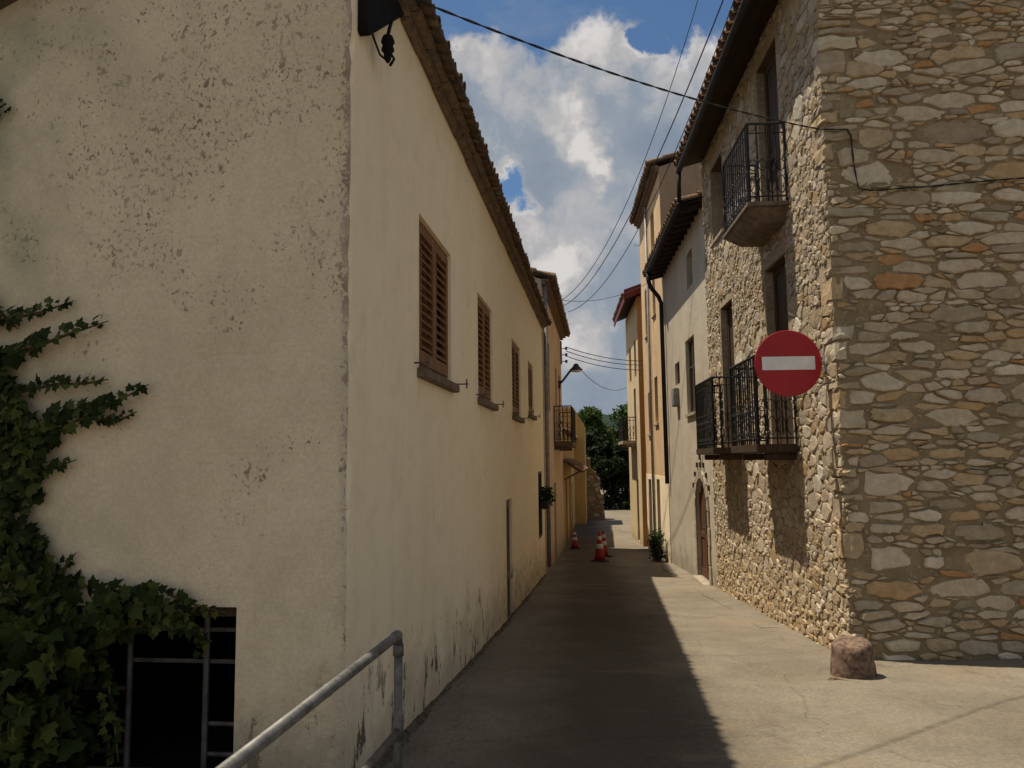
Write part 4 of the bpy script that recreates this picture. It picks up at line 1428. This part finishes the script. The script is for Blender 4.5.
# ------------------------------------------------------------------ guard stone and twig
gs = MB()
rnd = random.Random(9)
prof = [(.225, -.15), (.222, .02), (.214, .12), (.205, .22), (.197, .31), (.190, .345), (.172, .362), (.10, .370), (.02, .372)]
SEG = 30
wob = [rnd.uniform(-1, 1) for _ in range(SEG)]
vv = []
for j, (r_, z) in enumerate(prof):
    for k in range(SEG):
        a = 2 * PI * k / SEG
        w_ = (math.sin(a * 2 + 1) * .012 + math.sin(a * 5 + j * .4) * .006 + rnd.gauss(0, .006)) * min(1, r_ / .15)
        vv.append(((r_ + w_) * math.cos(a), (r_ + w_) * math.sin(a), z + rnd.gauss(0, .002) + .012 * math.cos(a)))
gs.add(vv, [(j * SEG + k, j * SEG + (k + 1) % SEG, (j + 1) * SEG + (k + 1) % SEG, (j + 1) * SEG + k) for j in range(len(prof) - 1) for k in range(SEG)] + [tuple((len(prof) - 1) * SEG + k for k in range(SEG))])
o = gs.build('guard_stone', M['granite'], smooth=True)
gp = FR.w(.10, -.12, 0)
o.location = (2.93, 6.82, gz(6.82) - .02)
o.rotation_euler = (.03, -.05, .6)
o.scale = (.88, .88, .86)
tag(o, 'squat worn reddish guard stone at the foot of the stone corner', 'guard stone')
tw = MB()
tw.tube([(0, 0, .012), (.05, -.02, .016), (.10, -.07, .012), (.125, -.12, .010), (.14, -.15, .014)], [.008, .009, .008, .006, .003], 6)
tw.tube([(.05, -.02, .016), (.0, -.05, .018), (-.05, -.055, .02)], [.006, .005, .002], 5)
o = tw.build('twig', M['straw'])
o.location = (2.66, 6.66, gz(6.66) + .004)
tag(o, 'short dry twig lying on the pale paving before the guard stone', 'twig')

# ------------------------------------------------------------------ traffic cones
def cone(x, y, s, rz, label):
    e = empty('traffic_cone', (x, y, gz(y) + .004), rz, label=label, cat='traffic cone', group='traffic cones standing in the street')
    b = MB()
    b.box(-.19 * s, .19 * s, -.19 * s, .19 * s, 0, .035 * s)
    b.build('base', M['rubber'], e, bevel=.01)
    R0, R1_, H_ = .15 * s, .03 * s, .75 * s
    rad = lambda z: R0 + (R1_ - R0) * z / H_
    c = MB()
    c.lathe([(rad(z), z) for z in (.03 * s, .2 * s, .4 * s, .6 * s, H_ - .02 * s)] + [(R1_ * .8, H_), (R1_ * .4, H_)], (0, 0, 0), 24)
    c.build('cone_body', M['cone_red'], e, smooth=True)
    for z0, z1 in ((.33 * s, .45 * s), (.55 * s, .64 * s)):
        c = MB()
        c.lathe([(rad(z0) + .002, z0), (rad(z0) + .005, z0 + .004), (rad(z1) + .005, z1 - .004), (rad(z1) + .002, z1)], (0, 0, 0), 24)
        c.build('reflective_band', M['cone_white'], e, smooth=True)
    return e


cone(2.33, 21.0, 1.05, .2, 'nearest red cone with white bands, in the middle of the street')
cone(2.60, 22.4, 1.0, .6, 'red cone half hidden behind the nearest cone')
cone(2.02, 25.6, .85, .1, 'faded cone apart from the others, near the left wall')

# ------------------------------------------------------------------ handrail
hr = empty('handrail', (-.575, 3.85, gz(3.85)), 0, label='grey galvanised tube handrail in the foreground beside the cream wall', cat='handrail')
zg = gz(3.85)
A, B = Vector((-.575, 3.85, .80)), Vector((-.835, 2.05, .80))
D = Vector((-.97, 1.0, .62))
o_ = Vector((-.575, 3.85, zg))
mb = MB()
c1 = A + (B - A).normalized() * .035
mb.tube([A + Vector((0, 0, -.045)) - o_, A + Vector((-.002, -.008, -.012)) - o_, c1 - o_, B - o_], .0225, 14)
mb.tube([B - o_ + (A - B).normalized() * .03, B - o_, D - o_], .0225, 14)
mb.build('top_rail', M['galv'], hr, smooth=True)
mb = MB()
A2, B2 = Vector((-.575, 3.85, .345)), Vector((-.835, 2.05, .345))
mb.tube([A2 - o_, B2 - o_, Vector((-.97, 1.0, .16)) - o_], .020, 12)
mb.build('mid_rail', M['galv'], hr, smooth=True)
for P_ in (A, B, D):
    mb = MB()
    mb.tube([Vector((P_.x, P_.y, gz(P_.y) - .1)) - o_, P_ + Vector((0, 0, -.02)) - o_], .021, 14)
    mb.tube([Vector((P_.x, P_.y, P_.z - .10)) - o_, Vector((P_.x, P_.y, P_.z - .045)) - o_], .0265, 14)
    mb.tube([Vector((P_.x, P_.y, P_.z - .50)) - o_, Vector((P_.x, P_.y, P_.z - .41)) - o_], .0265, 14)
    mb.build('post', M['galv'], hr, smooth=True)
d_ = (B - A).normalized()
for t, a_, b_, r_ in ((0., .015, .06, .0265), (.985, -.06, .02, .0275), (.5, 0., .012, .0245)):
    mb = MB()
    q = A.lerp(B, t)
    mb.tube([q - o_ + d_ * a_, q - o_ + d_ * b_], r_, 14)
    mb.build('coupling', M['galv'], hr, smooth=True)

# ------------------------------------------------------------------ climbing vine on the gable
iv = empty('climbing_vine', FL.w(-2.4, -.1, gz(4.2)), -AL, label='dark green climbing vine on the weathered gable, over the barred cellar opening', cat='climbing plant')
vz = gz(4.2)


def leaf5(mb, p, n_out, up, size, rnd):
    """ivy-like five-lobed leaf lying roughly across n_out, tip along up"""
    n_ = n_out.normalized()
    u = (up - n_ * up.dot(n_)).normalized()
    w_ = u.cross(n_)
    shape = [(0, 0), (.32, -.10), (.60, .12), (.38, .32), (.56, .62), (.24, .62), (0, 1.08), (-.24, .62), (-.56, .62), (-.38, .32), (-.60, .12), (-.32, -.10)]
    fold = rnd.uniform(.05, .35)
    kx, ky, lob = rnd.uniform(.75, 1.15), rnd.uniform(.85, 1.2), rnd.uniform(0, 1)
    shape = [(x * kx * (1 if i_ % 2 == 0 else 1 + .35 * lob * (i_ in (3, 5, 7, 9))), y * ky) for i_, (x, y) in enumerate(shape)]
    vv = [p + (w_ * x + u * (y - .35)) * size + n_ * (-abs(x) * fold + (.12 - .22 * (y - .3) ** 2)) * size for x, y in shape]
    c = p + n_ * .10 * size
    mb.add([c] + vv, [(0, i + 1, (i + 1) % 12 + 1) for i in range(12)])


def gw(px, py, off=0.):
    """picture point carried onto the gable, then handled in the wall's own plane"""
    r = wray(px, py)
    o3 = FL.o - Vector((0, 0, 0))
    t = (FL.o.dot(FL.vd) - Vector((0, 0, 0)).dot(FL.vd)) / r.dot(FL.vd)
    q = Vector((0, 0, EYE)) + r * t
    return (q - FL.o).dot(FL.nd), q.z


rnd = random.Random(14)
lm, sm = MB(), MB()


def V_(n_, z_, d_):
    return Vector((n_ + 2.4, -d_ + .1, z_ - vz))


SPR = [([(-25, 330), (0, 322), (40, 315), (78, 302)], .055), ([(-25, 372), (30, 352), (70, 336), (112, 322)], .082), ([(-10, 400), (60, 385), (90, 384), (112, 380)], .055),
       ([(20, 470), (60, 430), (100, 413), (152, 385)], .078), ([(60, 420), (90, 405), (118, 402)], .06), ([(30, 480), (55, 468), (80, 460)], .055), ([(100, 420), (125, 420), (140, 412)], .042),
       ([(-10, 560), (40, 545), (60, 575), (80, 580)], .09), ([(40, 600), (90, 585), (120, 590), (155, 595)], .085), ([(110, 605), (150, 600), (175, 610), (200, 625)], .08),
       ([(90, 640), (130, 625), (190, 625), (215, 640)], .07), ([(40, 500), (20, 430), (5, 370), (-20, 330)], .085), ([(60, 610), (45, 560), (20, 500), (10, 440)], .085),
       ([(0, 350), (15, 395), (40, 420), (52, 440)], .075), ([(10, 540), (35, 530), (50, 545), (52, 540)], .06), ([(60, 590), (72, 560), (80, 552)], .05), ([(120, 600), (165, 588), (185, 600), (230, 612)], .06),
       ([(95, 640), (112, 680), (118, 720), (122, 760)], .065), ([(150, 610), (185, 612), (205, 630), (210, 655)], .05), ([(-10, 300), (10, 318), (22, 330)], .05)]
for pl_, sz in SPR:
    pts = [gw(*q) for q in pl_]
    dens = []
    for a, b in zip(pts[:-1], pts[1:]):
        L = math.dist(a, b)
        k = max(2, int(L / (sz * .30)))
        for i in range(k):
            t = i / k
            dens.append((a[0] + (b[0] - a[0]) * t, a[1] + (b[1] - a[1]) * t, (b[0] - a[0]) / L, (b[1] - a[1]) / L))
    sm.tube([V_(a, b, .03) for a, b in pts], [.009] * (len(pts) - 1) + [.003], 5)
    for i, (a, b, da, db) in enumerate(dens):
        s = sz * (1.12 - .62 * i / len(dens)) * rnd.uniform(.75, 1.25)
        sd_ = 1 if i % 2 else -1
        off = s * rnd.uniform(.2, .6)
        p = V_(a - db * sd_ * off, b + da * sd_ * off, rnd.uniform(.025, .10))
        up_ = Vector((da * .5 - db * sd_ + rnd.gauss(0, .25), 0, db * .5 + da * sd_ - .25 + rnd.gauss(0, .25)))
        leaf5(lm, p, Vector((rnd.gauss(0, .35), -1, rnd.gauss(.35, .3))), up_, s, rnd)
MASS = [(-60, 430), (-10, 375), (8, 392), (40, 410), (66, 432), (48, 470), (22, 500), (16, 525), (38, 552), (60, 590), (100, 604), (128, 614), (124, 634), (100, 652), (92, 690), (104, 740), (90, 800), (-200, 800), (-200, 430)]
MP = [gw(*q) for q in MASS]


def inside(pt, poly):
    c = False
    for i in range(len(poly)):
        a, b = poly[i], poly[i - 1]
        if (a[1] > pt[1]) != (b[1] > pt[1]) and pt[0] < (b[0] - a[0]) * (pt[1] - a[1]) / (b[1] - a[1]) + a[0]:
            c = not c
    return c


cnt = 0
lowest = vz + .02
while cnt < 4600:
    n_, z_ = rnd.uniform(-3.6, -.75), rnd.uniform(lowest, 2.3)
    if not inside((n_, z_), MP):
        continue
    deep = max(0, min(1, (1.35 - z_) / .8)) * max(0, min(1, (-1.0 - n_) / .5))
    dd = rnd.uniform(.02, .10 + .30 * deep)
    s = (.050 + .030 * deep) * rnd.choice((.4, .55, .75, .9, 1., 1.2, 1.6))
    leaf5(lm, V_(n_, z_, dd), Vector((rnd.gauss(0, .65), -1, rnd.gauss(.45, .6))), Vector((rnd.gauss(0, .7), 0, rnd.gauss(-.4, .6))), s, rnd)
    cnt += 1
for i in range(10):
    a, b = gw(rnd.uniform(-120, 40), 800)
    c, d_ = gw(rnd.uniform(-80, 15), rnd.uniform(560, 640))
    sm.tube([V_(a, vz - .05, .06), V_((a + c) / 2 + rnd.uniform(-.15, .15), (b + d_) / 2, .05), V_(c, d_, .03)], [.016, .011, .004], 5)
lm.build('foliage', M['ivy'], iv)
sm.build('stem', M['vine'], iv)
# a little tuft of green high on the same wall
tf = empty('wall_tuft', FL.w(-2.10, -.01, 3.68), -AL, label='small yellow green tuft growing high on the weathered gable', cat='plant')
mb = MB()
rnd = random.Random(33)
for i in range(26):
    leaf5(mb, Vector((rnd.gauss(0, .035), -rnd.uniform(.01, .05), rnd.gauss(0, .06))), Vector((rnd.gauss(0, .4), -1, .4)), Vector((rnd.gauss(0, .5), 0, rnd.gauss(0, .6))), rnd.uniform(.025, .05), rnd)
mb.build('foliage', M['bushleaf'], tf)

# ------------------------------------------------------------------ cables and wires
def depth(px, py, d):
    r = wray(px, py)
    return Vector((0, 0, EYE)) + r * (d / r.y)


def sagline(a, b, sag, n=24):
    return [a.lerp(b, i / n) - Vector((0, 0, 4 * sag * (i / n) * (1 - i / n))) for i in range(n + 1)]


def cable(name, pts, r, label, group=None, mat='cable', twist=False):
    o0 = pts[0].copy()
    mb = MB()
    pts = [Vector(p) - o0 for p in pts]
    if twist:
        for ph in (0, PI):
            pp = []
            L = 0
            dense = []
            for a, b in zip(pts[:-1], pts[1:]):
                k = max(1, int((b - a).length / .03))
                dense += [a.lerp(b, i / k) for i in range(k)]
            dense.append(pts[-1])
            for i, q in enumerate(dense):
                t = (dense[min(i + 1, len(dense) - 1)] - dense[max(i - 1, 0)]).normalized()
                u = t.cross(Vector((0, 0, 1)) if abs(t.z) < .9 else Vector((0, 1, 0))).normalized()
                w_ = t.cross(u)
                a = ph + i * .55
                pp.append(q + (u * math.cos(a) + w_ * math.sin(a)) * r * .8)
            mb.tube(pp, r * .8, 5)
    else:
        mb.tube(pts, r, 6)
    o = mb.build(name, M[mat], smooth=True)
    o.location = o0
    return tag(o, label, 'cable', group)


ca = FL.w(.12, .62, 4.62)
hook = FR.w(.045, .27, 5.02)
pts = sagline(ca, hook, .10)
fp = lambda n_, z_: FR.w(n_, .3 - .045, z_)
pts += [fp(-.22, 5.0), fp(-.255, 4.93), fp(-.27, 4.6), fp(-.30, 4.37), fp(-.42, 4.345), fp(-.9, 4.36), fp(-1.5, 4.40), fp(-2.1, 4.43), fp(-3.2, 4.46), fp(-5.5, 4.5)]
cable('overhead_cable', pts, .0060, 'thick twisted black cable crossing the street and running along the stone wall', twist=True)

WG = 'thin wires strung along the street'
l2 = lambda n_, v_, z_: FL.w(n_, v_, z_)
ends = [((562, 300), 22.5, (712, -49), 14.7, 1.30), ((563, 306), 22.6, (830, -287), 6.26, 1.08), ((568, 312), 23.0, (870, -423), 8.1, 1.96)]
labs = ['leftmost of the three long wires rising from the peach house over the stone house roof', 'middle one of three long wires rising over the stone house roof', 'lowest and slackest of the three long wires rising from the peach house']
for (a, da, b, db, sg_), lab in zip(ends, labs):
    cable('overhead_wire', sagline(depth(*a, da), depth(*b, db), sg_, 30), .0095, lab, WG, 'wire')
for (x0, y0), (x1, y1), sg_, lab in (((566, 347), (645, 361), .12, 'uppermost of three short wires crossing between the far houses'),
                                    ((566, 351), (645, 365), .13, 'middle of the three short wires crossing between the far houses'),
                                    ((566, 356), (645, 370), .13, 'lowest of the three short wires crossing between the far houses')):
    cable('crossing_wire', sagline(depth(x0, y0, 25.2), depth(x1, y1, 25.6), sg_), .013, lab, 'short wires between the far houses', 'wire')
cable('crossing_wire', sagline(depth(580, 369, 23.9), depth(627, 387, 30), .35), .009, 'slack thin wire hanging from the street lamp to the ochre house', None, 'wire')
cable('crossing_wire', sagline(depth(560, 300, 21.8), depth(648, 283, 22.2), .22), .008, 'faint single wire just below the maroon roof edge height', None, 'wire')
ins = empty('insulator_rack', FL.w(.0, 22.1, 5.25), -AL, label='small iron rack of insulators on the peach house corner', cat='insulators')
mb = MB()
mb.box(-.0, .05, -.03, .03, -.35, .45)
for z in (-.25, -.02, .2):
    mb.tube([(.03, 0, z), (.22, 0, z)], .014, 6)
mb.build('rack_bar', M['rustiron'], ins)
for z in (-.25, -.02, .2):
    mb = MB()
    mb.lathe([(.02, -.05), (.05, -.045), (.03, 0), (.05, .045), (.02, .05)], (.2, 0, z), 12)
    mb.build('insulator', M['porcelain'], ins, smooth=True)
